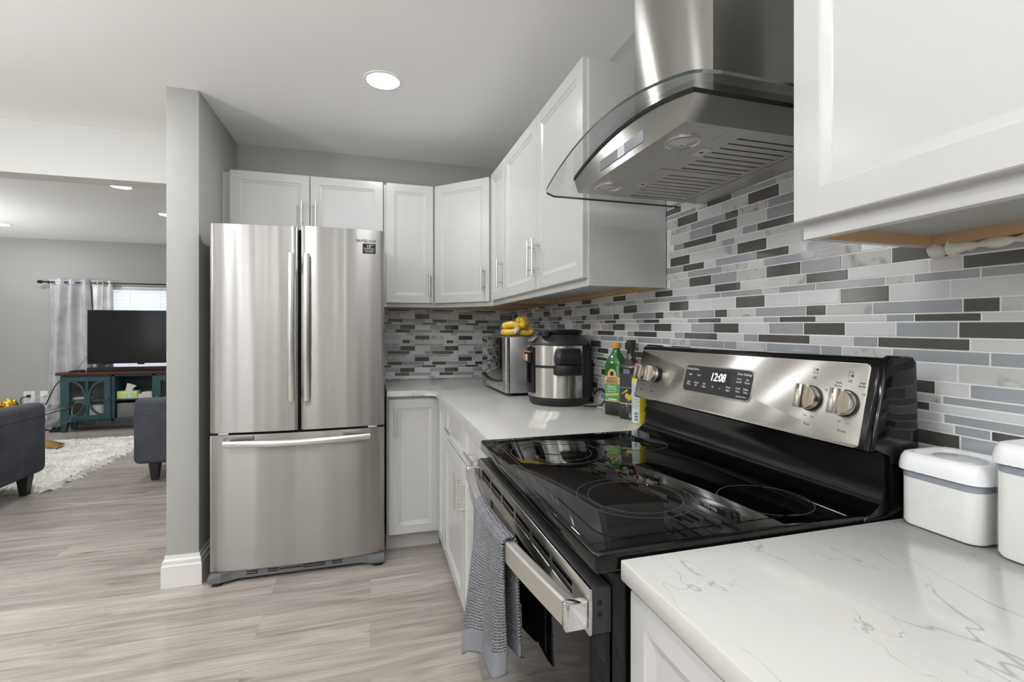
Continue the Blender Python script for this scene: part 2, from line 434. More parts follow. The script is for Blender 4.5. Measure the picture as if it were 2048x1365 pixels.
    def build(s, name, mats, parent=None, loc=None, rot=None, smooth=35, normals=True):
        if normals: bmesh.ops.recalc_face_normals(s.bm, faces=s.bm.faces[:])
        me = bpy.data.meshes.new(name); s.bm.to_mesh(me); s.bm.free()
        for m in (mats if isinstance(mats, (list, tuple)) else [mats]): me.materials.append(M[m] if isinstance(m, str) else m)
        if smooth:
            me.polygons.foreach_set('use_smooth', [True] * len(me.polygons))
            me.set_sharp_from_angle(angle=math.radians(smooth))
        o = bpy.data.objects.new(name, me); COL.objects.link(o)
        if parent: o.parent = parent
        if loc: o.location = loc
        if rot: o.rotation_euler = rot
        return o

def tag(o, label, cat, group=None, kind=None):
    if label: o['label'] = label
    if cat: o['category'] = cat
    if group: o['group'] = group
    if kind: o['kind'] = kind
    return o
def thing(name, label, cat, loc=(0, 0, 0), rz=0.0, group=None):
    o = bpy.data.objects.new(name, None); COL.objects.link(o)
    o.empty_display_size = 0.05
    o.location = loc; o.rotation_euler = (0, 0, rz)
    return tag(o, label, cat, group)
def struct(name, mb, m, label=None, cat=None, **kw):
    o = mb.build(name, m, **kw)
    o['kind'] = 'structure'
    if label: o['label'] = label
    if cat: o['category'] = cat
    return o
def rrect(x0, x1, y0, y1, r, n=6):
    pts = []
    for cx, cy, a in ((x1-r, y1-r, 0), (x0+r, y1-r, PI/2), (x0+r, y0+r, PI), (x1-r, y0+r, 1.5*PI)):
        for i in range(n + 1):
            t = a + PI/2 * i / n
            pts.append((cx + r * math.cos(t), cy + r * math.sin(t)))
    return pts
RW = -PI / 2           # turn for everything that backs onto the right wall: its front looks to -x

# --- cabinet pieces (local frame: x to the right seen from the front, y into the wall, z up; front of the box at y = 0)
def panel_door(w_, h, t=0.02, stile=0.052, slope=0.013, rec=0.009):
    """shaker style door with an ogee step around a recessed flat panel; back at y = 0, front at y = -t"""
    mb = MB(); bm = mb.bm
    def ring(i, y): return [bm.verts.new(p) for p in ((i, y, i), (w_-i, y, i), (w_-i, y, h-i), (i, y, h-i))]
    rings = [ring(0.0, 0.0), ring(0.0, -t + 0.002), ring(0.002, -t), ring(stile - 0.003, -t), ring(stile, -t + 0.003),
             ring(stile + slope, -t + rec - 0.002), ring(stile + slope + 0.0015, -t + rec)]
    for a, b in zip(rings, rings[1:]):
        for i in range(4): bm.faces.new([a[i], a[(i+1) % 4], b[(i+1) % 4], b[i]])
    bm.faces.new(rings[0][::-1]); bm.faces.new(rings[-1])
    return mb
def bar_pull(parent, x, z, length=0.155, vertical=True, y=-0.02, name='handle'):
    mb = MB(); h = length / 2; so = 0.032
    if vertical:
        mb.cyl((x, y - so, z - h), (x, y - so, z + h), 0.0055)
        for d in (-0.64, 0.64): mb.cyl((x, y, z + d*h), (x, y - so, z + d*h), 0.0045)
    else:
        mb.cyl((x - h, y - so, z), (x + h, y - so, z), 0.0055)
        for d in (-0.64, 0.64): mb.cyl((x + d*h, y, z), (x + d*h, y - so, z), 0.0045)
    return mb.build(name, 'nickel', parent)
def front(parent, name, x, z, w_, h, pull=None, length=0.155, **kw):
    """door or drawer front with its pull as a child; pull = (dx, dz, vertical) from its lower left corner"""
    d = panel_door(w_, h, **kw).build(name, 'cab', parent, loc=(x, 0, z), smooth=20)
    if pull: bar_pull(d, pull[0], pull[1], length, pull[2])
    return d
def wall_cabinet_box(parent, w_, d, h, ply=True, lip=0.022):
    """box open below: the sides and face frame reach down past the floor of the cabinet"""
    mb = MB()
    mb.box(0, w_, 0.019, d, lip, h)                  # closed volume
    mb.box(0, w_, 0, 0.019, 0, h, 0.001)             # face frame
    mb.box(0, 0.014, 0.019, d, 0, lip); mb.box(w_ - 0.014, w_, 0.019, d, 0, lip)
    mb.build('body', 'cab', parent, smooth=20)
    b = MB(); b.box(0.0142, w_ - 0.0142, 0.0192, d - 0.002, lip - 0.003, lip - 0.0002)
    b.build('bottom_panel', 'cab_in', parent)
    if ply:
        p = MB(); p.box(0.0142, w_ - 0.0142, d - 0.020, d - 0.001, 0.001, lip - 0.0032)
        p.box(0.0142, 0.0185, 0.0192, d - 0.0205, 0.001, lip - 0.0032); p.box(w_ - 0.0185, w_ - 0.0142, 0.0192, d - 0.0205, 0.001, lip - 0.0032)
        p.build('hanging_rail', 'plywood', parent)

# ================================================================ THE SETTING
XW, YB, ZC = 1.009, 3.42, 2.441          # right wall, kitchen back wall, ceiling
XL, YR, YF = -5.0, -3.2, 7.65            # living room left wall, wall behind, living room far wall
struct('floor', MB().box(XL, XW, YR, YF, -0.05, 0), 'floor')
struct('ceiling', MB().box(XL - .1, XW + .1, YR - .1, YF + .1, ZC, ZC + 0.08), 'ceiling')
struct('wall_right', MB().box(XW, XW + 0.1, YR, YF + .1, 0, ZC), 'wall')
struct('wall_back', MB().box(-0.815, XW, YB, YB + 0.12, 0, ZC), 'wall')
struct('wall_partition', MB().box(-0.955, -0.815, 2.725, YB + 0.12, 0, ZC, 0.003), 'wall')
struct('ceiling_beam', MB().box(XL, -0.955, 3.385, 3.53, 2.142, ZC), painted('white_beam_paint', rgb(226, 226, 224), 0.8, 90, 0.04))

def wall_with_hole(name, horiz, a0, a1, b0, b1, t0, t1, hole):
    h0, h1, z0, z1 = hole
    mb = MB()
    for (p0, p1, q0, q1) in ((a0, h0, 0, ZC), (h1, a1, 0, ZC), (h0, h1, 0, z0), (h0, h1, z1, ZC)):
        if horiz: mb.box(p0, p1, t0, t1, q0, q1)
        else: mb.box(t0, t1, p0, p1, q0, q1)
    struct(name, mb, 'wall')
WIN1 = (-3.36, -1.9, 0.70, 1.855)
wall_with_hole('wall_far', True, XL, XW, 0, 0, YF, YF + 0.1, WIN1)
ADDED_WIN2 = (-3.7, -2.3, 0.25, 2.1)
wall_with_hole('wall_rear', True, XL, XW, 0, 0, YR - 0.1, YR, ADDED_WIN2)
ADDED_WIN3 = (0.4, 1.6, 0.8, 2.0)
wall_with_hole('wall_left', False, YR, YF, 0, 0, XL - 0.1, XL, ADDED_WIN3)

def window(name, horiz, hole, t, out):
    h0, h1, z0, z1 = hole
    mb = MB(); f = 0.05
    def bx(m, p0, p1, q0, q1, d0, d1):
        a, b = t + out * d0, t + out * d1
        a, b = min(a, b), max(a, b)
        if horiz: m.box(p0, p1, a, b, q0, q1)
        else: m.box(a, b, p0, p1, q0, q1)
    for q in ((h0, h1, z0, z0 + f), (h0, h1, z1 - f, z1), (h0, h0 + f, z0 + f, z1 - f), (h1 - f, h1, z0 + f, z1 - f),
              ((h0 + h1) / 2 - f / 2, (h0 + h1) / 2 + f / 2, z0 + f, z1 - f)):
        bx(mb, *q, 0.02, 0.07)
    o = struct(name, mb, 'trim')
    g = MB(); bx(g, h0 + f, h1 - f, z0 + f, z1 - f, 0.062, 0.068)
    p = g.build('pane', 'day', o)
    return o
window('window_1', True, WIN1, YF, 1)
window('added_window_2', True, ADDED_WIN2, YR, -1)  # unseen window, added for soft light and a bright fridge edge
dm = MB(); dm.box(-0.95, -0.12, YR - 0.0, YR + 0.03, 0.01, 2.04, 0.002)
for (q0, q1, z0, z1) in ((-0.85, -0.58, 0.25, 0.95), (-0.49, -0.22, 0.25, 0.95), (-0.85, -0.58, 1.10, 1.90), (-0.49, -0.22, 1.10, 1.90)):
    dm.box(q0, q1, YR + 0.03, YR + 0.036, z0, z1, 0.003)
d1 = struct('added_door', dm, 'trim')  # unseen door, added so the fridge reflects a bright strip
MB().sphere((-0.20, YR + 0.07, 1.0), 0.028).build('handle', 'nickel', d1)
fm = MB(); fm.box(-1.04, -0.955, YR, YR + 0.02, 0, 2.12); fm.box(-0.115, -0.03, YR, YR + 0.02, 0, 2.12); fm.box(-0.955, -0.115, YR, YR + 0.02, 2.045, 2.12); struct('added_door_frame', fm, 'trim')  # frame of the added door, part of the same reflection
window('added_window_3', False, ADDED_WIN3, XL, -1)  # another unseen window, added to light the room softly

# baseboards
def base_profile(t=0.016, h=0.15): return [(0, 0), (t, 0), (t, h - 0.045), (t - 0.003, h - 0.040), (t - 0.003, h - 0.022), (t - 0.009, h - 0.014), (t - 0.010, h), (0, h)]
bb = MB()
# column: front face (towards the camera), inner and outer return
def ring_base(x0, x1, y0, y1):
    rings = []
    for d, z in [(0.017, 0), (0.017, 0.104), (0.013, 0.110), (0.013, 0.128), (0.006, 0.137), (0.005, 0.152), (-0.002, 0.152)]:
        rings.append([(x0 - d, y1, z), (x0 - d, y0 - d, z), (x1 + d, y0 - d, z), (x1 + d, y1, z)])
    bb.loft(rings, closed=False)
ring_base(-0.955, -0.815, 2.725, 3.38)
struct('baseboard_partition', bb, 'trim', smooth=20)
b2 = MB(); b2.prism([(YF - p[0], p[1]) for p in base_profile()], 'x', XL, XW); struct('baseboard_far', b2, 'trim', smooth=20)
b3 = MB(); b3.prism([(XL + p[0], p[1]) for p in base_profile()], 'y', YR, YF); struct('baseboard_left', b3, 'trim', smooth=20)

# recessed ceiling lamps: a white trim ring and a bright diffuser
def downlight(x, y, label, power=LAMP_W, r=0.075, group='recessed ceiling lamps'):
    t = thing('recessed_light', label, 'ceiling light', (x, y, ZC), 0, group)
    MB().lathe([(r, -0.001), (r + 0.002, -0.005), (r + 0.014, -0.004), (r + 0.016, 0.0)], (0, 0, 0), 48).build('trim_ring', 'white_plastic', t)
    MB().lathe([(0.0001, -0.002), (r, -0.002)], (0, 0, 0), 48).build('diffuser', 'lamp', t)
    o = disc_lamp(0, 0, -0.008, power, r); o.parent = t
downlight(0.057, 2.37, 'round recessed lamp in the kitchen ceiling in front of the fridge')
downlight(-1.968, 4.704, 'recessed lamp in the living room ceiling closest to the white beam', r=0.07)
downlight(-1.991, 5.715, 'recessed lamp in the living room ceiling half hidden by the grey column', r=0.07)
downlight(-3.939, 6.741, 'recessed lamp in the living room ceiling cut by the left picture edge', r=0.07)
for i, (x, y) in enumerate(((-0.55, 0.6), (0.057, -0.9), (-1.5, 2.37), (-1.5, 0.75), (-1.5, -0.9), (-3.1, 0.75), (-3.1, 2.3))):
    downlight(x, y, 'recessed lamp in the kitchen ceiling behind the camera', r=0.075, group='recessed lamps out of the picture')
for x, y in ((-3.95, 4.7), (0.0, 5.4)):
    downlight(x, y, 'recessed lamp in the living room ceiling out of the picture', r=0.07, group='recessed lamps out of the picture')

# added uplighters, out of the picture, put in only to brighten the white ceiling
def uplighter(x, y, label, power=UP_W, z=1.5):
    t = thing('added_uplight', label, 'floor lamp', (x, y, 0), 0, 'added ceiling uplighters')
    MB().lathe([(0.14, 0.0005), (0.14, 0.02), (0.02, 0.035), (0.0001, 0.036)], (0, 0, 0), 32).build('base', 'black', t)
    MB().cyl((0, 0, 0.036), (0, 0, z - 0.10), 0.012).build('pole', 'black', t)
    MB().lathe([(0.02, z - 0.10), (0.10, z - 0.06), (0.17, z), (0.165, z), (0.095, z - 0.055), (0.02, z - 0.09), (0.02, z - 0.10)], (0, 0, 0), 32).build('lamp_bowl', 'white_plastic', t)
    o = disc_lamp(0, 0, z - 0.01, power, 0.14); o.rotation_euler = (PI, 0, 0); o.parent = t
uplighter(-0.85, -1.10, 'added black uplighter behind the camera that brightens the ceiling', power=UP_W * 2.1, z=1.35)
uplighter(-2.45, 0.90, 'added black uplighter left of the picture that brightens the ceiling', power=UP_W * 1.25, z=1.35)
uplighter(-4.55, 5.60, 'added black uplighter left of the picture that brightens the living room ceiling')

# ================================================================ MOSAIC BACKSPLASHES
UNIT = 0.0532; GROUT = 0.0027
LEN = {'1': 1, '2': 2, '3': 3, '4': 4}
KIND = {'d': 1, 'g': 2, 'w': 3, 'm': 4}
def seq(sx): return [(KIND[t[0]], int(t[1])) for t in sx.split()]
def mosaic(rows, s0, s1, unit, clip, place):
    """rows: (z_top, z_bottom, 'd2 w2 m2', anchor) ; s runs to the right; clip(s)->(zlo, zhi); place(s, depth, z)"""
    mb = MB(); bm = mb.bm
    rnd = random.Random(3)
    for zt, zb, sx, anchor in rows:
        q = seq(sx); per = sum(n for _, n in q) * unit
        s = anchor - per * math.ceil((anchor - s0) / per)
        while s < s1:
            for k, n in q:
                a, b = s + GROUT / 2, s + n * unit - GROUT / 2
                s += n * unit
                a, b = max(a, s0), min(b, s1)
                if b - a < 0.003: continue
                # clip in height
                zlo, zhi = clip((a + b) / 2)
                t_, b_ = min(zt - GROUT / 2, zhi), max(zb + GROUT / 2, zlo)
                if t_ - b_ < 0.002: continue
                e = 0.0008
                o = [(a, 0, b_), (b, 0, b_), (b, 0, t_), (a, 0, t_)]
                i_ = [(a + e, 0.0013, b_ + e), (b - e, 0.0013, b_ + e), (b - e, 0.0013, t_ - e), (a + e, 0.0013, t_ - e)]
                vo = [bm.verts.new(place(*p)) for p in o]; vi = [bm.verts.new(place(*p)) for p in i_]
                for j in range(4): bm.faces.new([vo[j], vo[(j+1) % 4], vi[(j+1) % 4], vi[j]]).material_index = k
                bm.faces.new(vi).material_index = k
    return mb
# right wall: s = -y, so it grows to the right of the picture
def yat(u):           # wall position seen at picture column u, used once to read the rows off the photograph
    a = (u - 1024) / FPX; sn, cs = math.sin(YAW), math.cos(YAW)
    return -XW * (cs - a * sn) / (sn + a * cs)
def xat(u):
    a = (u - 1024) / FPX; sn, cs = math.sin(YAW), math.cos(YAW)
    return YB * (sn + a * cs) / (cs - a * sn)
ZR = [1.757, 1.740, 1.717, 1.684, 1.669, 1.646, 1.629, 1.5959, 1.5722, 1.5402, 1.5178, 1.4973, 1.4646, 1.4409, 1.4198, 1.3877, 1.363, 1.3453, 1.3116, 1.2861, 1.2703, 1.2404,
      1.2179, 1.1939, 1.161, 1.1354, 1.1197, 1.103, 1.0856, 1.068, 1.0393, 1.024, 1.001, 0.969, 0.954, 0.930, 0.896]
RR = [('g3 m3', 1450), ('d2 g3 w1', 1400), ('m2 w2 d2', 1420), ('g3 m1 g2', 1440), ('d2 w3 m1', 1454.4),
      ('d2 g3 m1', 1417), ('d2 w2 m2', 1357.5), ('d1 m2 g3', 1453), ('d2 w2 g2', 1426.5), ('g1 d3 w2', 1488), ('g1 w2 m3', 1447), ('d2 w2 m2', 1477.5),
      ('d2 w1 g3', 1515.5), ('g3 m2 w1', 1530.5), ('d2 g2 m2', 1535.5), ('d2 w3 m1', 1432.5), ('g3 m1 g2', 1444.5), ('d2 w2 w2', 1474.5), ('d1 m2 g3', 1432.5),
      ('d2 w3 g1', 1561.5), ('d2 w2 g2', 1429.5), ('d3 w2 g1', 1519.5), ('g3 g1 m2', 1536), ('w2 m2 d2', 1795), ('w1 g3 d2', 1875), ('m1 g3 g2', 1826), ('w3 g1 d2', 1864),
      ('g3 m2 w1', 1891), ('d2 m3 g1', 1986), ('g2 w2 d2', 1924.5), ('m3 g3', 1800), ('d2 g3 w1', 1830), ('m2 w2 d2', 1760), ('g3 m1 g2', 1790), ('d2 w3 g1', 1850), ('g2 d2 w2', 1830)]
SL = 0.0135
rows = [(ZR[i], ZR[i+1], RR[i][0], yat(RR[i][1])) for i in range(len(RR))]
def tilt(s): return SL * (-s - 1.1357)
def clip_r(s):
    y = -s; zhi = 1.398
    if 0.645 < y < 1.478: zhi = 1.76
    return 0.9145 - tilt(s), zhi - tilt(s)
mr = mosaic(rows, -3.409, 0.9, UNIT, clip_r, lambda s, d, z: (XW - 0.005 - d, -s, z + tilt(s)))
mr.box(XW - 0.005, XW - 0.0005, 0.645, 1.478, 0.9145, 1.76, mi=0)
mr.box(XW - 0.005, XW - 0.0005, 1.478, 3.409, 0.9145, 1.40, mi=0)
mr.box(XW - 0.005, XW - 0.0005, -0.9, 0.645, 0.9145, 1.40, mi=0)
o = mr.build('tile_backsplash', ['grout', 't_dark', 't_grey', 't_white', 't_marble'], smooth=0)
tag(o, 'long grey and white mosaic tile backsplash behind the range and under the hood', 'backsplash', 'mosaic backsplashes')
# back wall
U2 = 0.0512
yz = [312, 330, 355, 412, 447, 470, 522, 557, 582, 630, 668, 692, 745, 782, 807, 857, 895, 920, 970, 1008, 1032]
def zback(y):         # height on the back wall of a row edge seen in picture column 835
    a = (835 - 1024) / FPX; dd = YB / (math.cos(YAW) - a * math.sin(YAW))
    return CAMH + dd * (HORIZON - (560 + y / 5.25)) / FPX
ZB = [zback(y) for y in yz]
RB = [('d3 w2 g1', 655), ('g3 g2 w1', 465), ('m2 w2 d2', 625), ('d2 g3 w1', 655), ('g1 d2 m3', 465), ('g2 d2 w2', 628), ('d2 g3 m1', 730), ('m2 w3 g1', 915), ('m2 w2 d2', 625),
      ('d1 m2 w3', 802), ('g3 g1 w2', 462), ('g2 d2 w2', 628), ('d3 w2 g1', 650), ('g3 g2 w1', 460), ('m2 w2 d2', 622), ('d2 g3 w1', 650), ('g1 d2 m3', 462), ('g2 d2 w2', 625),
      ('d2 g3 m1', 725), ('m2 w3 g1', 220)]
rowsb = [(ZB[i], ZB[i+1], RB[i][0], xat(740 + RB[i][1] / 5.25)) for i in range(len(RB))]
rowsb.append((ZB[-1], ZB[-1] - 0.03, 'm2 w2 d2', 0.2)); rowsb.insert(0, (ZB[0] + 0.03, ZB[0], 'w2 m2 d2', 0.2))
def tiltb(s): return -0.0093 * (s - 0.25)
mbk = mosaic(rowsb, 0.085, XW - 0.009, U2, lambda s: (0.9145 - tiltb(s), 1.398 - tiltb(s)), lambda s, d, z: (s, YB - 0.005 - d, z + tiltb(s)))
mbk.box(0.085, XW - 0.0085, YB - 0.005, YB - 0.0005, 0.9145, 1.40, mi=0)
o = mbk.build('tile_backsplash', ['grout', 't_dark', 't_grey', 't_white', 't_marble'], smooth=0)
tag(o, 'short mosaic tile backsplash on the far wall between the fridge and the microwave', 'backsplash', 'mosaic backsplashes')

# ================================================================ KITCHEN CABINETS
WALLG, BASEG = 'white wall cabinets', 'white base cabinets'
XF = 0.704            # face of the wall cabinets on the right wall (doors stand 20 mm proud)
YFc = 3.115           # face of the wall cabinets on the back wall
CB, CT = 1.400, 2.166
# over the fridge: box and two doors
t = thing('wall_cabinet', 'short wide white wall cabinet with two doors above the fridge', 'cabinet', (-0.785, YFc, 1.775), 0, WALLG)
MB().box(0.0, 0.862, 0.0, YB - YFc - 0.002, 0, 0.391, 0.001).build('body', 'cab', t, smooth=20)
front(t, 'door', 0.012, 0.012, 0.424, 0.388, (0.383, 0.155, True))
front(t, 'door', 0.440, 0.012, 0.419, 0.388, (0.033, 0.155, True))
MB().box(-0.032, -0.0005, 0.01, 0.04, 0, 0.391).build('filler_strip', 'cab', t)
# tall one beside the fridge
t = thing('wall_cabinet', 'narrow white wall cabinet with one door between the fridge and the corner cabinet', 'cabinet', (0.080, YFc, CB), 0, WALLG)
wall_cabinet_box(t, 0.317, YB - YFc - 0.008, CT - CB)
front(t, 'door', 0.014, 0.027, 0.291, 0.747, (0.262, 0.125, True))
# diagonal corner cabinet
t = thing('corner_cabinet', 'white corner wall cabinet with a diagonal door above the backsplash corner', 'cabinet', (0.399, YFc, CB), -PI / 4, WALLG)
wd = math.hypot(XF - 0.399, YFc - 2.81)
cb_ = MB()
def loc2(x, y):       # world plan -> local plan of the corner cabinet
    dx, dy = x - 0.399, y - YFc; c_ = math.cos(PI / 4)
    return ((dx - dy) * c_, (dx + dy) * c_)
pl = [loc2(*p) for p in ((0.399, YFc), (XF, 2.81), (XW - 0.008, 2.81), (XW - 0.008, YB - 0.008), (0.399, YB - 0.008))]
cb_.prism(pl, 'z', 0.022, CT - CB)
cb_.box(0.001, wd - 0.001, 0.0, 0.019, 0, 0.0218)
cb_.build('body', 'cab', t, smooth=20)
pl2 = [(p[0] * 0.985 + 0.003, max(p[1] * 0.985, 0.0192)) for p in pl]
MB().prism(pl2, 'z', 0.0, 0.0218).build('bottom_panel', 'plywood', t)
front(t, 'door', 0.012, 0.027, wd - 0.024, 0.747, (wd - 0.062, 0.135, True))
# narrow cabinet on the right wall
t = thing('wall_cabinet', 'narrowest white wall cabinet on the right wall, just right of the corner cabinet', 'cabinet', (XF, 2.808, CB), RW, WALLG)
wall_cabinet_box(t, 2.808 - 2.474, XW - XF - 0.008, CT - CB)
front(t, 'door', 0.038, 0.027, 0.290, 0.747, (0.262, 0.135, True))
# two door cabinet beside the hood
t = thing('wall_cabinet', 'wide white wall cabinet with two doors next to the range hood', 'cabinet', (XF, 2.473, CB), RW, WALLG)
wall_cabinet_box(t, 2.473 - 1.478, XW - XF - 0.008, CT - CB)
front(t, 'door', 0.004, 0.027, 0.508, 0.747, (0.482, 0.135, True))
front(t, 'door', 0.516, 0.027, 0.470, 0.747, (0.034, 0.135, True))
# near cabinet, cut by the picture edge
t = thing('wall_cabinet', 'large close-up white wall cabinet above the canisters', 'cabinet', (XF, 0.644, CB), RW, WALLG)
wall_cabinet_box(t, 0.46, XW - XF - 0.008, CT - CB)
front(t, 'door', -0.002, 0.027, 0.455, 0.747)
# white caulk squeezed out along the underside of that cabinet
ck = MB(); rnd = random.Random(5); n = 46; rings = []
for i in range(n + 1):
    y = 0.640 - 0.44 * i / n
    a = 0.0085 * (0.55 + 0.9 * rnd.random()); 
    if i < 5: a *= 1.5 if i > 0 else 0.5
    b_ = a * (0.8 + 0.6 * rnd.random())
    c0 = (XW - 0.014, y, 1.3945)
    rings.append([(c0[0] + b_ * math.cos(2*PI*k/8), y, c0[2] + a * math.sin(2*PI*k/8)) for k in range(8)])
ck.loft(rings); o = ck.build('caulk_bead', 'caulk', smooth=60)
tag(o, 'rough white caulk bead under the close-up wall cabinet along the tile', 'caulk')

# ---- base cabinets: doors stand at x = 0.365, boxes at 0.385; kick at 0.44
XB, KH, BT = 0.385, 0.105, 0.884
def base_box(parent, w_, d, kick=0.06):
    mb = MB(); mb.box(0, w_, 0, d, KH, BT, 0.001); mb.build('body', 'cab', parent, smooth=20)
    MB().box(0, w_, kick, d - 0.01, 0, KH - 0.0005).build('toe_kick', 'cab', parent)
YBC = 2.785
t = thing('base_cabinet', 'white base cabinet with one tall door beside the fridge', 'cabinet', (0.086, YBC, 0), 0, BASEG)
base_box(t, XB - 0.086 + 0.004, YB - YBC - 0.01)
front(t, 'door', 0.012, 0.108, 0.286, 0.757, (0.030, 0.632, True), length=0.16)
t = thing('base_cabinet', 'narrow white corner base cabinet with a slim door panel and no handle', 'cabinet', (XB, 2.735, 0), RW, BASEG)
base_box(t, 2.735 - 2.476, 0.35)
front(t, 'door', 0.05, 0.108, 0.19, 0.765)
t = thing('base_cabinet', 'white base cabinet with two drawers over two doors left of the range', 'cabinet', (XB, 2.475, 0), RW, BASEG)
base_box(t, 2.475 - 1.425, 0.6)
front(t, 'drawer', 0.058, 0.715, 0.48, 0.158, (0.24, 0.079, False), length=0.15, stile=0.032)
front(t, 'drawer', 0.545, 0.715, 0.49, 0.158, (0.24, 0.079, False), length=0.15, stile=0.032)
front(t, 'door', 0.006, 0.108, 0.506, 0.598, (0.470, 0.468, True))
front(t, 'door', 0.518, 0.108, 0.517, 0.598, (0.036, 0.468, True))
t = thing('base_cabinet', 'white base cabinet under the close-up worktop right of the range', 'cabinet', (XB, 0.6285, 0), RW, BASEG)
base_box(t, 0.9, 0.6)
front(t, 'drawer', 0.0, 0.70, 0.45, 0.165, None, stile=0.040)
front(t, 'drawer', 0.455, 0.70, 0.43, 0.165, None, stile=0.040)
front(t, 'door', 0.0, 0.108, 0.45, 0.586)
front(t, 'door', 0.455, 0.108, 0.43, 0.586)

# ---- worktops: L shaped one with a rounded inner corner, and the near one
ZT0, ZT1 = 0.8845, 0.914
XC, YC = 0.348, 2.742
poly = [(0.087, YC), ]
r = 0.055
for i in range(9):
    a = PI / 2 * i / 8
    poly.append((XC - r + r * math.sin(a), YC - r + r * math.cos(a) - 0.0))
poly += [(XC, 1.412), (XW - 0.0005, 1.412), (XW - 0.0005, YB - 0.0005), (0.087, YB - 0.0005)]
o = MB().prism(poly, 'z', ZT0, ZT1, b=0.003).build('worktop', 'quartz', smooth=40)
tag(o, 'L-shaped white veined stone worktop in the corner under the microwave', 'worktop', 'stone worktops')
o = MB().box(XC, XW - 0.0005, -0.35, 0.627, ZT0, ZT1, 0.003).build('worktop', 'quartz', smooth=40)
tag(o, 'close-up white veined stone worktop right of the range under the canisters', 'worktop', 'stone worktops')

# ================================================================ FRIDGE
t = thing('refrigerator', 'stainless steel french door fridge with a bottom freezer drawer', 'refrigerator', (-0.3425, 2.662, 0))
HW = 0.4145
MB().box(-HW + 0.004, HW - 0.004, 0.075, 0.735, 0.06, 1.752, 0.004).build('body', mat('fridge_grey_side', rgb(92, 93, 94), 0.45), t)
def bowed(x0, x1, z0, z1, thick=0.062, bow=0.024):
    pts = []; n = 60
    for i in range(n + 1):
        x = x0 + (x1 - x0) * i / n
        y = -bow * (1 - (x / HW) ** 2) + bow * 0.9
        y += 0.0004 * math.sin(x * 40 + z0 * 2) + 0.00014 * math.sin(x * 101 + 1.3 + z0)
        for e in (x0, x1):                       # soft rounded outer edges
            d = abs(x - e)
            if d < 0.012: y += 0.006 * (1 - d / 0.012) ** 2
        pts.append((x, y))
    m = MB(); m.prism(pts + [(x1, thick), (x0, thick)], 'z', z0, z1, b=0.0022); return m
dl = bowed(-HW, -0.0125, 0.745, 1.779).build('door', 'steel', t, smooth=45)
dr = bowed(0.0035, HW, 0.745, 1.787).build('door', 'steel', t, smooth=45)
fz = bowed(-HW, HW, 0.062, 0.733).build('freezer_drawer', 'steel', t, smooth=45)
def vhandle(parent, x):
    m = MB(); pts = []
    for i in range(25):
        f = i / 24; z = 0.897 + (1.640 - 0.897) * f
        pts.append((x, -0.034 - 0.020 * math.sin(PI * f), z))
    m.tube(pts, 0.0155, 14, flat=0.8, up=(1, 0, 0))
    for z in (0.935, 1.602): m.box(x - 0.008, x + 0.008, -0.036, 0.004, z - 0.02, z + 0.02, 0.003)
    m.build('handle', 'handle_steel', parent)
vhandle(dl, -0.040); vhandle(dr, 0.0315)
m = MB(); pts = []
for i in range(33):
    f = i / 32; x = -0.345 + 0.685 * f
    pts.append((x, -0.020 - 0.042 * math.sin(PI * f), 0.694))
m.tube(pts, 0.0165, 14, flat=0.7, up=(0, 0, 1))
m.box(-0.345, -0.325, -0.022, 0.016, 0.680, 0.706, 0.003); m.box(0.320, 0.340, -0.022, 0.016, 0.680, 0.706, 0.003)
m.build('handle', 'handle_steel', fz)
gb = mat('brushed_grey_bracket', rgb(150, 149, 146), 0.35, 0.9)
for x0, x1 in ((-0.350, -0.215), (0.205, 0.345)):
    MB().box(x0, x1, -0.003, 0.014, 0.706, 0.729, 0.002).build('handle_bracket', gb, fz)
m = MB(); m.box(-HW + 0.01, HW - 0.01, 0.02, 0.07, 0.7335, 0.7445); m.box(-0.0120, 0.003, 0.03, 0.0745, 0.746, 1.77); m.build('door_gasket', 'gap', t)
for x in (-0.375, 0.33): MB().box(x, x + 0.045, 0.012, 0.03, 0.735, 0.7435, 0.001).build('hinge', 'nickel', t)
# kick grille with slots and two corner feet
m = MB(); m.box(-HW + 0.06, HW - 0.06, 0.014, 0.06, 0.020, 0.0595)
m.build('kick_grille', 'grey_plastic', t)
for x0 in (-0.250, -0.155, -0.100, -0.045, 0.010, 0.065, 0.150):
    for z in ((0.034, 0.045) if x0 not in (-0.100, -0.045) else (0.039,)): MB().box(x0, x0 + 0.052, 0.0128, 0.0142, z, z + 0.005).build('grille_slot', 'gap', t)
def lift(y): return y
for sx in (-1, 1):
    m = MB()
    pl = [(HW, -0.012), (HW - 0.055, -0.012), (HW - 0.085, 0.012), (HW - 0.135, 0.022), (HW - 0.135, 0.07), (HW, 0.07)]
    m.prism([(sx * p[0], p[1]) for p in pl], 'z', 0.016, 0.057, b=0.008)
    f = m.build('foot', 'grey_plastic', t)
    MB().lathe([(0.026, 0), (0.026, 0.0155)], (sx * (HW - 0.035), 0.022, 0.0), 20).build('foot_pad', 'black', f)
def bow_y(x, z0=0.745): return -0.024 * (1 - (x / HW) ** 2) + 0.0216 + 0.0004 * math.sin(x * 40 + z0 * 2) + 0.00014 * math.sin(x * 101 + 1.3 + z0)
def on_door(m):
    """bend flat lettering onto the bowed door"""
    for v in m.bm.verts: v.co.y += bow_y(v.co.x)
    return m
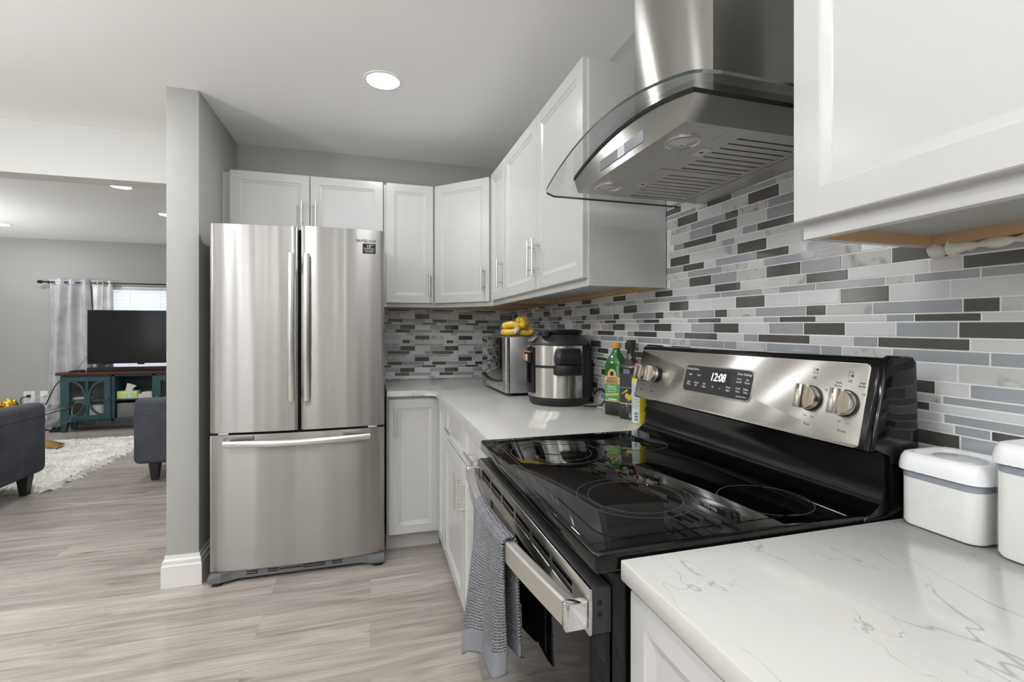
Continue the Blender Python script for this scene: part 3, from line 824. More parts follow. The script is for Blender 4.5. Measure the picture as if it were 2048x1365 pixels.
# lettering and warranty sticker on the right door
on_door(MB().text('SAMSUNG', 0.0200, 0.320, 1.7220, sx=1.12, ext=0.0006, y0=0.0)).build('logo_lettering', mat('logo_grey', rgb(78, 78, 80), 0.35, 0.5), dr, smooth=0)
n = 10; xs = [0.303 + 0.066 * i / n for i in range(n + 1)]
m = MB(); m.prism([(x, bow_y(x) - 0.0010) for x in xs] + [(x, bow_y(x) + 0.0006) for x in xs[::-1]], 'z', 1.662, 1.714)
st_ = m.build('warranty_sticker', 'black', dr, smooth=0)
m = MB(); q = dict(y0=-0.0010, ext=0.0002)
m.text('10', 0.023, 0.333, 1.693, **q).text('YEAR', 0.0065, 0.352, 1.7045, **q).text('WARRANTY', 0.0092, 0.336, 1.6845, sx=1.05, **q)
m.text('DIGITAL INVERTER', 0.0060, 0.336, 1.6760, **q).text('COMPRESSOR', 0.0066, 0.336, 1.6680, **q)
on_door(m).build('sticker_lettering', 'ink_white', dr, smooth=0)

# ================================================================ RANGE
XR0, YR1 = 0.306, 1.400          # front of the oven door, far end of the range
t = rg = thing('range', 'freestanding electric range with black glass top and steel control panel', 'range', (XR0, YR1, 0), RW)
RWID = 0.764
def ry(x): return x - XR0        # world x -> local depth
MB().box(0.004, RWID - 0.004, 0.036, 0.60, 0.02, 0.889, 0.003).build('body', 'black_gloss', t)
# cooktop: a pan with a rolled front lip and a glass field
m = MB(); m.box(0.0, RWID + 0.002, 0.007, 0.628, 0.889, 0.924, 0.008, 3)
ct = m.build('cooktop', 'black_glass', t)
m = MB()
loop = rrect(0.034, RWID - 0.034, 0.040, 0.470, 0.045, 8)
m.tube([(p[0], p[1], 0.9238) for p in loop], 0.0017, 6, closed=True)
m.build('cooktop_rim', 'black_glass', ct)
for (bx, by, rr_) in ((1.199, 0.476, (0.092, 0.122)), (0.834, 0.494, (0.112, 0.090)), (0.749, 0.723, (0.083,)), (1.23, 0.735, (0.085,))):
    m = MB()
    for q in rr_: m.ring_flat((YR1 - bx, ry(by), 0.9241), q - 0.0006, q + 0.0006, 72)
    m.build('burner_ring', mat('burner_ring_print', rgb(74, 73, 72), 0.4), ct, smooth=0)
# backguard: black enamel, curved foot, tilted face
prof = [(0.826, 0.918), (0.846, 0.9262), (0.862, 0.934), (0.871, 0.946), (0.875, 0.962), (0.877, 1.00), (0.877, 1.030), (0.834, 1.0325), (0.829, 1.037),
        (0.8655, 1.1935), (0.874, 1.199), (0.930, 1.196), (0.940, 1.186), (0.944, 1.15), (0.950, 0.895), (0.826, 0.895)]
m = MB(); m.prism([(ry(p[0]), p[1]) for p in prof], 'x', -0.004, RWID + 0.004, b=0.004)
bg = m.build('backguard', 'black_gloss', t, smooth=50)
# raised black end caps
for x0 in (-0.010, RWID - 0.004):
    m = MB(); pr = [(0.838, 1.034), (0.872, 1.196), (0.882, 1.203), (0.936, 1.200), (0.946, 1.19), (0.955, 0.93), (0.885, 0.93), (0.882, 1.03)]
    m.prism([(ry(p[0]), p[1]) for p in pr], 'x', x0, x0 + 0.014, b=0.005); m.build('end_cap', 'black_gloss', bg, smooth=50)
# control panel, own frame: x along, z up the slope, -y outwards
PHI = math.atan(0.033 / 0.147); PW, PHt = 0.754, 0.1535
m = MB(); m.prism(rrect(0.0, PW, 0.0, PHt, 0.009, 5), 'y', -0.004, 0.004, b=0.0012)
cp = m.build('control_panel', 'steel_range', t, loc=(0.0, ry(0.8325), 1.0365), rot=(-PHI, 0, 0), smooth=40)
def cx(y): return YR1 - y        # panel coordinate from the world y
m = MB(); m.prism([(p[0], p[1]) for p in rrect(cx(1.1625), cx(0.908), 0.0435, 0.1205, 0.016, 6)], 'y', -0.0058, -0.0038)
dp = m.build('display_bezel', 'steel_range', cp)
m = MB(); m.prism([(p[0], p[1]) for p in rrect(cx(1.157), cx(0.9115), 0.0475, 0.1175, 0.013, 6)], 'y', -0.0066, -0.0045)
m.build('display', mat('display_black', rgb(34, 34, 35), 0.14), cp)
m = MB(); m.box(cx(1.072), cx(0.985), -0.0072, -0.0064, 0.0745, 0.1125); m.build('clock_window', mat('clock_window_black', rgb(20, 26, 28), 0.1), cp)
MB().text('12:08', 0.030, cx(1.0255), 0.083, shear=0.18, y0=-0.0072, sx=0.82).build('clock_digits', 'led_digit', cp, smooth=0)
m = MB(); q = dict(y0=-0.0067, ext=0.0002)
m.text('Cooking Options', 0.0078, cx(1.128), 0.106, sx=0.95, **q).text('Bake', 0.0068, cx(1.133), 0.0905, **q).text('Broil', 0.0068, cx(1.098), 0.0905, **q)
m.text('Start', 0.0068, cx(1.135), 0.070, **q).text('Warm', 0.0062, cx(1.135), 0.0635, **q)
m.text('Cancel', 0.0068, cx(1.105), 0.070, **q).text('Off', 0.0068, cx(1.105), 0.0625, **q)
m.text('Self', 0.0068, cx(1.072), 0.070, **q).text('Clean', 0.0068, cx(1.072), 0.0625, **q)
m.text('+', 0.0125, cx(1.039), 0.063, **q).text('\u2013', 0.0125, cx(1.013), 0.063, **q)
m.text('Oven', 0.0068, cx(0.984), 0.070, **q).text('Light', 0.0068, cx(0.984), 0.0625, **q)
m.text('Oven Settings', 0.0088, cx(0.937), 0.1055, sx=0.95, **q)
m.text('Timer', 0.0068, cx(0.952), 0.094, **q).text('On/Off', 0.0062, cx(0.952), 0.0865, **q).text('Set', 0.0068, cx(0.926), 0.094, **q).text('Clock', 0.0068, cx(0.926), 0.0865, **q)
m.text('Cook', 0.0068, cx(0.951), 0.071, **q).text('Time', 0.0068, cx(0.951), 0.0635, **q).text('Delay', 0.0068, cx(0.926), 0.071, **q).text('Time', 0.0068, cx(0.926), 0.0635, **q)
m.text('Automatic Oven', 0.0048, cx(0.938), 0.0530, **q)
m.build('display_lettering', 'ink_white', cp, smooth=0)
m = MB(); q = dict(y0=-0.0041, ext=0.00015)
def burner_icon(x, z, k):
    for i, (dx, dz) in enumerate(((-0.0032, 0.0032), (0.0032, 0.0032), (-0.0032, -0.0032), (0.0032, -0.0032))):
        if i == k: m.lathe([(0.0001, -0.0043), (0.0024, -0.0043)], (x + dx, 0, z + dz), 12, axis='y')
        else: m.lathe([(0.0017, -0.0043), (0.0022, -0.0043)], (x + dx, 0, z + dz), 12, axis='y', cap=False)
for kx, k, name in ((1.366, 2, 'Front'), (1.306, 0, 'Rear'), (0.755, 1, 'Rear'), (0.681, 3, 'Front')):
    mm = m; m = MB(); burner_icon(cx(kx), 0.132, k); m.build('burner_mark', 'ink_dark', cp, smooth=0); m = mm
    m.text('Off', 0.0062, cx(kx), 0.1165, **q)
    m.text('Hi', 0.0058, cx(kx) + 0.030, 0.095, **q).text('Lo', 0.0058, cx(kx) - 0.008, 0.040, **q).text('Lo', 0.0058, cx(kx) + 0.009, 0.039, **q)
    m.text(name, 0.0075, cx(kx), 0.0225, **q)
for kx in (1.366, 0.681):
    m.text('Small', 0.0055, cx(kx) - 0.021, 0.112, **q).text('Burner', 0.0055, cx(kx) - 0.021, 0.106, **q)
    if kx < 1: m.text('Large', 0.0055, cx(kx) + 0.0245, 0.1155, sx=0.85, **q).text('Burner', 0.0055, cx(kx) + 0.0245, 0.1095, sx=0.85, **q)
m.build('panel_lettering', 'ink_dark', cp, smooth=0)
for kx in (1.366, 1.306, 0.755, 0.681):
    m = MB(); c0 = (cx(kx), 0, 0.0765)
    m.lathe([(0.0255, -0.004), (0.0255, -0.0085)], c0, 40, axis='y', mi=1)
    m.lathe([(0.0235, -0.0085), (0.0235, -0.022), (0.0225, -0.0235), (0.0001, -0.0235)], c0, 40, axis='y')
    # grip bar across the face
    gx = 0.0078
    m.prism([(c0[0] - gx, c0[2] - 0.0232), (c0[0] + gx, c0[2] - 0.0232), (c0[0] + gx, c0[2] + 0.0232), (c0[0] - gx, c0[2] + 0.0232)], 'y', -0.041, -0.0225, b=0.0016)
    m.box(c0[0] - 0.0016, c0[0] + 0.0016, -0.0415, -0.040, c0[2] + 0.013, c0[2] + 0.0222, mi=2)
    m.build('knob', ['knob_steel', 'black', 'ink_dark'], cp, smooth=40)
# oven door
m = MB(); m.box(0.004, RWID - 0.004, 0.0, 0.033, 0.255, 0.802, 0.002)
dr_ = m.build('oven_door', 'black_glass', t)
m = MB(); m.box(0.003, RWID - 0.003, 0.004, 0.034, 0.8025, 0.870, 0.0015)
tr = m.build('door_trim', 'black_soft', dr_)
# steel band with two rows of vent slots, built as bars around the openings
m = MB(); x0, x1 = 0.003, RWID - 0.003
m.box(x0, x1, -0.0015, 0.0035, 0.853, 0.870, 0.0008); m.box(x0, x1, -0.0015, 0.0035, 0.8025, 0.828, 0.0008)
sl = [0.055, 0.165, 0.275, 0.385, 0.495, 0.605, 0.705]
for x in sl: m.box(x - 0.006, x + 0.006, -0.0015, 0.0035, 0.8278, 0.8532)
m.box(x0, 0.0485, -0.0015, 0.0035, 0.8278, 0.8532); m.box(0.7115, x1, -0.0015, 0.0035, 0.8278, 0.8532)
m.box(0.05, 0.71, -0.001, 0.003, 0.8385, 0.8425)
m.build('vent_band', 'steel_range', dr_)
m = MB(); rings = []
for i in range(33):                                # bowed flat bar handle
    f = i / 32; x = 0.016 + (RWID - 0.032) * f
    yc = -0.024 - 0.036 * math.sin(PI * f)
    rings.append([(x, yc - 0.010, 0.812), (x, yc + 0.010, 0.812), (x, yc + 0.010, 0.8475), (x, yc + 0.006, 0.850), (x, yc - 0.006, 0.850), (x, yc - 0.010, 0.8475)])
m.loft(rings)
hd = m.build('handle', 'handle_al', dr_, smooth=30)
for x in (0.008, RWID - 0.020):
    m = MB(); m.box(x - 0.002, x + 0.014, -0.037, -0.0015, 0.811, 0.8515, 0.0025)
    m.build('handle_bracket', 'chrome', dr_)
for z in (0.842, 0.831):
    pass
m = MB()
for z in (0.845, 0.828): m.box(RWID - 0.0042, RWID - 0.0028, 0.012, 0.019, z, z + 0.008)
m.build('side_slot', 'gap', dr_)
m = MB(); m.box(0.004, RWID - 0.004, 0.004, 0.034, 0.045, 0.248, 0.004); m.build('storage_drawer', 'steel_range', t)

# ================================================================ TOWEL over the oven handle
def towel():
    m = MB(); bm = m.bm; uv = bm.loops.layers.uv.new('UVMap')
    nu, nv = 46, 90
    y0, y1 = 1.108, 0.876
    def P(u, v):
        """u across the cloth 0..1 (far to near), v along it from the back hem over the bar to the front hem"""
        y = y0 + (y1 - y0) * u
        f = (YR1 - y - 0.016) / (RWID - 0.032)
        bar = XR0 - 0.024 - 0.036 * math.sin(PI * f)
        r = 0.0135
        s = -0.235 + v * 0.527         # length from the top of the bar
        top = 0.8535
        if s < -0.02: x, z, a = bar + r, top - 0.012 - (-s - 0.02), -1
        elif s > 0.02: x, z, a = bar - r, top - 0.012 - (s - 0.02), 1
        else:
            t_ = (s + 0.02) / 0.04 * PI
            x, z, a = bar + r * math.cos(t_), top - 0.012 + 0.014 * math.sin(t_), 0
        h = max(0.0, abs(s) - 0.02) / 0.30
        if a > 0:
            hh = min(1.0, h * 1.25)
            if u < 0.60: fold = math.sin(PI * u / 0.60) ** 0.8
            else: fold = 0.75 * math.sin(PI * (u - 0.60) / 0.40) ** 0.8
            x += -0.034 * hh * fold - 0.004 * h + 0.004 * math.sin(16 * u + 2 * v) * h + (0.014 * hh if u > 0.6 else 0.0) * math.sin(PI * min(1, (u - 0.6) / 0.2) / 2 if u > 0.6 else 0)
            y += (0.5 - u) * 0.022 * h - 0.020 * h * math.sin(2 * PI * u * 1.5)
            z += h * (-0.050 + 0.085 * u) - 0.012 * h * fold + 0.006 * h
        elif a < 0:
            x = min(x + 0.010 * math.sin(2 * PI * u * 1.2) * h, XR0 - 0.007)
            y += (0.5 - u) * 0.02 * h
        return Vector((x, y, z))
    g = [[bm.verts.new(P(i / nu, j / nv)) for i in range(nu + 1)] for j in range(nv + 1)]
    for j in range(nv):
        for i in range(nu):
            f = bm.faces.new([g[j][i], g[j][i+1], g[j+1][i+1], g[j+1][i]])
            f.material_index = 1 if (j < 5 or j > nv - 9) else 0
            for lp, (a, b) in zip(f.loops, ((i, j), (i+1, j), (i+1, j+1), (i, j+1))):
                lp[uv].uv = (a / nu * 36 + (b % 2) * 0.0, b / nv * 88)
    o = m.build('kitchen_towel', ['towel', 'towel_hem'], smooth=180)
    md = o.modifiers.new('thick', 'SOLIDIFY'); md.thickness = 0.006; md.offset = 0
    return o
tag(towel(), 'grey waffle towel folded over the oven door handle', 'towel')

# ================================================================ RANGE HOOD
t = thing('range_hood', 'stainless steel range hood with a curved glass canopy and square chimney', 'range hood', (0.573, 1.030, 1.645), RW)
def arch(y): return 1.735 - 0.5 * (y - 1.030) ** 2 - 1.645
# local: x = 1.03 - y, y = x - 0.573
D = XW - 0.573 - 0.0095
m = MB(); n = 24
pts = [(-0.247, 0.0)]
tops = [(-0.272 + 0.544 * i / n, arch(1.03 + (-0.272 + 0.544 * i / n)) - 0.010) for i in range(n + 1)]
poly = [(-0.247, 0.0), (0.247, 0.0)] + [(x, z) for x, z in tops[::-1]]
# shell without floor: the filters sit inside
bm = m.bm
ft = [bm.verts.new((p[0], 0.0, p[1])) for p in poly]; bk = [bm.verts.new((p[0], D, p[1])) for p in poly]
bm.faces.new(ft); bm.faces.new(bk[::-1])
for i in range(1, len(poly)):
    j = (i + 1) % len(poly); bm.faces.new([ft[i], ft[j], bk[j], bk[i]])
m.box(-0.247, 0.247, 0.0002, 0.110, -0.0003, 0.003, mi=1); m.box(-0.247, -0.240, 0.110, D, -0.0003, 0.003, mi=1); m.box(0.240, 0.247, 0.110, D, -0.0003, 0.003, mi=1)
m.box(-0.240, 0.240, D - 0.075, D, -0.0003, 0.003, mi=1)
m.build('canopy_body', ['steel_hood', 'steel_under'], t, smooth=30)
m = MB(); rings = []
for i in range(n + 1):
    x, z = tops[i]; rings.append([(x, -0.002, z + 0.0002), (x, D, z + 0.0002), (x, D, z + 0.0095), (x, -0.002, z + 0.0095)])
m.loft(rings); m.build('gasket', 'gap', t, smooth=30)
# curved glass, rounded front corners
m = MB(); n2 = 60; rc = 0.035; rings = []
for i in range(n2 + 1):
    x = -0.375 + 0.75 * i / n2
    e = 0.375 - abs(x); y0 = -0.060
    if e < rc: y0 += rc - math.sqrt(max(0, rc ** 2 - (rc - e) ** 2))
    z = arch(1.03 + x)
    rings.append([(x, y0, z), (x, D - 0.002, z), (x, D - 0.002, z + 0.006), (x, y0, z + 0.006)])
rv = [[m.bm.verts.new(p) for p in r_] for r_ in rings]
for a, b_ in zip(rv, rv[1:]):
    for k in range(4):
        f = m.bm.faces.new([a[k], a[(k+1) % 4], b_[(k+1) % 4], b_[k]]); f.material_index = 1 if k == 3 else 0
m.bm.faces.new(rv[0]).material_index = 1; m.bm.faces.new(rv[-1][::-1]).material_index = 1
m.build('glass_canopy', ['glass_hood', 'glass_edge'], t, smooth=20)
zc0 = 0.082
MB().box(-0.160, 0.160, 0.132, D, zc0, ZC - 1.645 - 0.0005, 0.0015).build('chimney', 'steel_hood', t, smooth=30)
m = MB(); m.box(-0.105, 0.101, -0.0012, 0.002, 0.017, 0.043)
pn = m.build('control_strip', mat('touch_strip', rgb(140, 143, 148), 0.25, 0.3), t)
m = MB(); m.box(-0.012, 0.020, -0.0018, -0.001, 0.0172, 0.0428); m.build('display_film', mat('film', rgb(205, 207, 208), 0.3), pn)
for sx in (-1, 1):                                   # two baffle filters with dark slots and a latch
    a, b_ = (-0.238, -0.002) if sx < 0 else (0.002, 0.238)
    ya, yb = 0.112, D - 0.077
    m = MB()
    m.box(a, b_, ya, ya + 0.045, 0.0005, 0.004); m.box(a, b_, yb - 0.016, yb, 0.0005, 0.004)
    m.box(a, a + 0.012, ya + 0.045, yb - 0.016, 0.0005, 0.004); m.box(b_ - 0.012, b_, ya + 0.045, yb - 0.016, 0.0005, 0.004)
    k = 8; stp = (b_ - a - 0.024) / k
    for i in range(k):
        x = a + 0.012 + i * stp
        m.box(x + 0.006, x + stp, ya + 0.045, yb - 0.016, 0.0005, 0.004, 0.001)
    m.box(a, b_, ya, yb, 0.008, 0.009)
    fl = m.build('baffle_filter', 'steel_under', t, smooth=20)
    m = MB(); m.box(a + 0.002, b_ - 0.002, ya + 0.002, yb - 0.002, 0.0074, 0.0079); m.build('slot_shadow_gap', 'gap', fl)
    xm = (a + b_) / 2
    m = MB(); m.box(xm - 0.022, xm + 0.022, ya + 0.008, ya + 0.034, -0.001, 0.0006); m.build('latch', 'nickel', fl)
    m = MB(); m.prism([(xm - 0.006, ya + 0.026), (xm + 0.006, ya + 0.026), (xm, ya + 0.014)], 'z', -0.0014, -0.0009); m.build('arrow_mark', 'ink_dark', fl)
for x in (1.03 - 0.873, 1.03 - 1.200):
    m = MB(); m.lathe([(0.0375, 0.0), (0.0375, -0.003), (0.033, -0.004), (0.030, -0.002), (0.029, 0.001)], (x, 0.057, 0), 40)
    sp = m.build('spotlight', 'nickel', t, smooth=30)
    m = MB(); m.lathe([(0.0001, -0.0022), (0.026, -0.0022), (0.0285, -0.0005)], (x, 0.057, 0), 40)
    for i in range(7):
        q = 2 * PI * i / 6; rr_ = 0.012 if i < 6 else 0
        m.lathe([(0.0001, -0.0045), (0.003, -0.0035), (0.004, -0.0022)], (x + rr_ * math.cos(q), 0.057 + rr_ * math.sin(q), 0), 10)
    m.build('lens', mat('frosted_lens', rgb(196, 198, 198), 0.25), sp)

# ================================================================ THINGS ON THE WORKTOP
ZT = 0.914
# ---- microwave, front looks to -x, back towards the corner
t = thing('microwave', 'stainless countertop microwave with a dark glass door in the corner', 'microwave', (0.660, 2.885, ZT), RW)
W_, D_, H_ = 0.525, 0.335, 0.306
m = MB(); m.box(0, W_, 0.022, D_, 0.014, H_, 0.006); m.build('body', mat('microwave_grey_steel', rgb(172, 171, 173), 0.3, 0.9), t)
m = MB(); m.box(0, W_, 0.0, 0.021, 0.016, H_ - 0.002, 0.004); dm = m.build('front_frame', 'steel_range', t)
m = MB(); m.box(0.004, W_ - 0.060, -0.003, 0.001, 0.075, H_ - 0.006, 0.0015); m.build('door_glass', mat('microwave_dark_glass', rgb(16, 17, 18), 0.03, spec=0.9, coat=1.0), t)
m = MB()
bm = m.bm; rings = []
for i in range(25):
    f = i / 24; x = 0.004 + (W_ - 0.068) * f; z = 0.070 - 0.016 * math.sin(PI * f)
    rings.append([(x, -0.0045, z), (x, -0.0005, z), (x, -0.0005, z + 0.012), (x, -0.0045, z + 0.012)])
m.loft(rings); m.build('door_trim', 'black', t)
m = MB()
for i in range(5): m.box(0.10 + 0.07 * i, 0.150 + 0.07 * i, -0.0022, 0.0, 0.026, 0.046, 0.0008)
m.build('button', 'nickel', t)
m = MB(); m.box(W_ - 0.058, W_ - 0.002, -0.003, 0.001, 0.075, H_ - 0.006, 0.001); m.build('control_strip', 'steel_range', t)
for x, y in ((0.05, 0.05), (W_ - 0.05, 0.05), (0.05, D_ - 0.05), (W_ - 0.05, D_ - 0.05)):
    MB().lathe([(0.014, 0), (0.016, 0.0145)], (x, y, 0.0), 16).build('foot', 'black', t)
# ---- bananas on top of it
t = thing('banana_bunch', 'bunch of ripe yellow bananas with white tape lying on the microwave', 'bananas', (0.762, 2.487, ZT + H_ + 0.0005), math.radians(-22))
def banana(pts, r, name='banana'):
    P = [Vector(p) for p in pts]; out = []
    for i in range(17):
        u = i / 16 * (len(P) - 1); k = min(int(u), len(P) - 2); f = u - k
        p0, p1, p2, p3 = P[max(k-1, 0)], P[k], P[k+1], P[min(k+2, len(P)-1)]
        out.append(0.5 * ((2*p1) + (p2-p0)*f + (2*p0-5*p1+4*p2-p3)*f*f + (3*p1-p0-3*p2+p3)*f**3))
    rs = []
    for i in range(17):
        f = i / 16; q = min(f / 0.16, (1 - f) / 0.20, 1.0)
        rs.append(r * (0.22 + 0.78 * math.sin(q * PI / 2)))
    m = MB(); m.tube(out, rs, 10); o = m.build(name, 'banana', t, smooth=60)
    tp = MB(); d = (out[-1] - out[-2]).normalized(); tp.tube([out[-1] - d * 0.002, out[-1] + d * 0.006], [rs[-1], rs[-1] * 0.8], 8)
    tp.build('banana_tip', 'banana_tip', o)
banana([(0.012, -0.018, 0.026), (-0.030, -0.010, 0.021), (-0.065, 0.004, 0.0205), (-0.088, 0.02, 0.024)], 0.0195)
banana([(0.004, -0.010, 0.030), (0.03, 0.0, 0.0195), (0.065, 0.008, 0.020), (0.094, 0.006, 0.030)], 0.0190)
banana([(0.020, -0.014, 0.046), (-0.02, -0.006, 0.063), (-0.055, 0.004, 0.060), (-0.085, 0.014, 0.052)], 0.0190)
banana([(0.026, -0.010, 0.046), (0.044, 0.004, 0.070), (0.034, 0.014, 0.086), (-0.012, 0.026, 0.086)], 0.0235)
banana([(0.022, -0.020, 0.046), (0.034, -0.014, 0.066), (0.032, -0.008, 0.084), (0.010, 0.000, 0.092)], 0.0195)
m = MB(); m.tube([(0.004, -0.032, 0.022), (0.014, -0.018, 0.040), (0.026, -0.010, 0.052)], [0.008, 0.009, 0.012], 10); m.build('stem', 'banana_tip', t)
m = MB(); m.tube([(-0.010, -0.036, 0.030), (-0.002, -0.030, 0.030), (0.006, -0.026, 0.030)], [0.0150, 0.0175, 0.0150], 12, flat=0.8)
m.build('tape', 'tape', t)

# ---- multi cooker
t = thing('multi_cooker', 'round stainless and black electric pressure cooker with a front control panel', 'cooker', (0.846, 2.098, ZT), math.radians(-97))
R0 = 0.146
m = MB(); m.lathe([(0.128, 0.0), (0.136, 0.006), (0.145, 0.030), (0.145, 0.036), (0.0001, 0.036)], (0, 0, 0), 64); m.build('base', 'black_soft', t)
m = MB(); m.lathe([(R0 - 0.003, 0.0365), (R0 - 0.003, 0.270)], (0, 0, 0), 64, a0=math.radians(-10), a1=math.radians(190))
m.lathe([(R0 - 0.012, 0.0365), (R0 - 0.012, 0.270)], (0, 0, 0), 64); m.build('rear_housing', 'black', t)
A0, A1 = math.radians(153), math.radians(390)
m = MB(); m.lathe([(R0 - 0.004, 0.0365), (R0, 0.0385), (R0, 0.170), (R0 - 0.003, 0.170)], (0, 0, 0), 64, a0=A0, a1=A1); m.build('lower_shell', 'steel_pot', t)
m = MB(); m.lathe([(R0 - 0.003, 0.1815), (R0 + 0.0005, 0.1815), (R0 + 0.0005, 0.268), (R0 - 0.006, 0.272)], (0, 0, 0), 64, a0=A0, a1=A1); m.build('upper_shell', 'steel_pot', t)
m = MB(); m.lathe([(R0 - 0.0015, 0.1705), (R0 - 0.0015, 0.181)], (0, 0, 0), 64); m.build('seam_band', 'black', t)
m = MB(); m.lathe([(R0 - 0.004, 0.2725), (R0 - 0.010, 0.284), (0.112, 0.314), (0.104, 0.318), (0.0001, 0.318)], (0, 0, 0), 64)
ld = m.build('lid', mat('lid_charcoal', rgb(50, 50, 51), 0.35), t, smooth=45)
m = MB(); m.lathe([(0.098, 0.3185), (0.104, 0.330), (0.106, 0.334), (0.103, 0.339), (0.070, 0.342), (0.0001, 0.342)], (0, 0, 0), 64); m.build('lid_top', 'black', ld)
m = MB(); m.lathe([(0.014, 0.308), (0.020, 0.312), (0.021, 0.330), (0.016, 0.334), (0.0001, 0.335)], (0.083, -0.085, 0), 20)
m.box(0.060, 0.112, -0.098, -0.072, 0.320, 0.338, 0.006); m.build('steam_valve', 'black_soft', ld)
m = MB(); m.box(-0.045, 0.045, -0.003, 0.003, -0.018, 0.018, 0.001)
m.build('info_plate', mat('silver_print', rgb(150, 150, 146), 0.3, 0.6), ld, loc=(0, -0.1255, 0.2985), rot=(-math.radians(52), 0, 0))
# side handles in two halves
for sx in (1, -1):
    for z0, z1, nm in ((0.1405, 0.1885, 'lower_handle'), (0.1895, 0.258, 'upper_handle')):
        x0, x1 = (R0 - 0.012, R0 + 0.042)
        pl = [(x0, -0.062), (x1 - 0.012, -0.062), (x1, -0.048), (x1, 0.048), (x1 - 0.012, 0.062), (x0, 0.062)]
        m = MB()
        if nm[0] == 'u':
            k = 0.72
            m.loft([[(sx * p[0], p[1], z0) for p in pl], [(sx * p[0], p[1], z0 + 0.034) for p in pl], [(sx * (x0 + (p[0] - x0) * 0.80), p[1] * 0.84, z1) for p in pl]])
            bmesh.ops.recalc_face_normals(m.bm, faces=m.bm.faces[:])
            bmesh.ops.bevel(m.bm, geom=m.bm.edges[:], offset=0.005, segments=2, profile=0.5, affect='EDGES')
        else: m.prism([(sx * p[0], p[1]) for p in pl], 'z', z0, z1, b=0.006)
        m.build(nm, 'black', t, smooth=50)
# control panel on the front
def band(a0, a1, r0, r1, z0, z1, n=14):
    m = MB(); rings = []
    for i in range(n + 1):
        a = a0 + (a1 - a0) * i / n
        rings.append([(r0 * math.sin(a), -r0 * math.cos(a), z0), (r1 * math.sin(a), -r1 * math.cos(a), z0), (r1 * math.sin(a), -r1 * math.cos(a), z1), (r0 * math.sin(a), -r0 * math.cos(a), z1)])
    m.loft(rings); return m
m = band(-0.48, 0.48, R0 - 0.002, R0 + 0.006, 0.056, 0.262); 
bmesh.ops.recalc_face_normals(m.bm, faces=m.bm.faces[:]); bmesh.ops.bevel(m.bm, geom=[e for e in m.bm.edges if e.calc_length() > 0.1], offset=0.002, segments=2, affect='EDGES')
pnl = m.build('control_panel', 'black', t, smooth=40)
band(-0.30, 0.30, R0 + 0.006, R0 + 0.0115, 0.100, 0.190).build('touch_display', 'black_gloss', pnl, smooth=40)
band(-0.40, 0.40, R0 + 0.004, R0 + 0.017, 0.1905, 0.238).build('mode_slider', 'black', pnl, smooth=40)
band(-0.36, 0.36, R0 + 0.004, R0 + 0.0178, 0.2385, 0.2425).build('slider_line', 'orange', pnl, smooth=40)
band(0.02, 0.13, R0 + 0.016, R0 + 0.019, 0.198, 0.230).build('slider_tab', 'orange', pnl, smooth=40)
band(0.15, 0.24, R0 + 0.016, R0 + 0.019, 0.199, 0.229).build('slider_tab_pale', 'pale', pnl, smooth=40)
m = MB()
for i in range(4): m.box(-0.036, -0.018, -R0 - 0.0165, -R0 - 0.0158, 0.205 + 0.006 * i, 0.2068 + 0.006 * i)
m.build('mode_lettering', 'ink_white', pnl)
m = MB(); m.lathe([(0.0085, -R0 - 0.0068), (0.0100, -R0 - 0.0068)], (0.005, 0, 0.075), 24, axis='y'); m.build('power_ring', mat('power_ring_copper', rgb(170, 96, 76), 0.4), pnl)
m = MB(); m.box(-0.002, 0.0, -R0 - 0.0122, -R0 - 0.0114, 0.105, 0.185); m.build('display_scale', mat('dim_white', rgb(140, 142, 146), 0.4), pnl)
m = MB(); m.box(-0.048, 0.048, 0.120, 0.150, 0.05, 0.200, 0.006); m.build('air_vent_cover', 'black_soft', t)
# ---- black power cord of the cooker
m = MB(); cp_ = [(0.900, 1.955, 0.9185), (0.935, 1.925, 0.9185), (0.965, 1.905, 0.925), (0.985, 1.905, 0.955), (0.990, 1.93, 0.985), (0.985, 1.975, 0.985), (0.975, 1.995, 0.96)]
def smoothed(pts, k=8):
    P = [Vector(p) for p in pts]; out = []
    for i in range(len(P) - 1):
        p0, p1, p2, p3 = P[max(i-1, 0)], P[i], P[i+1], P[min(i+2, len(P)-1)]
        for j in range(k):
            f = j / k
            out.append(0.5 * ((2*p1) + (p2-p0)*f + (2*p0-5*p1+4*p2-p3)*f*f + (3*p1-p0-3*p2+p3)*f**3))
    return out + [P[-1]]
m.tube(smoothed(cp_), 0.0042, 10); o = m.build('power_cable', 'black', smooth=60); tag(o, 'black cord curling up the tile behind the pressure cooker', 'cord')
m = MB(); m.tube(smoothed([(0.925, 1.985, 0.9172), (0.955, 1.90, 0.9172), (0.972, 1.83, 0.9172), (0.990, 1.75, 0.9172), (0.995, 1.70, 0.9172)]), 0.003, 8)
o = m.build('power_cable', mat('grey_cord', rgb(190, 188, 186), 0.5), smooth=60); tag(o, 'thin grey cord lying flat on the worktop towards the green bottle', 'cord')

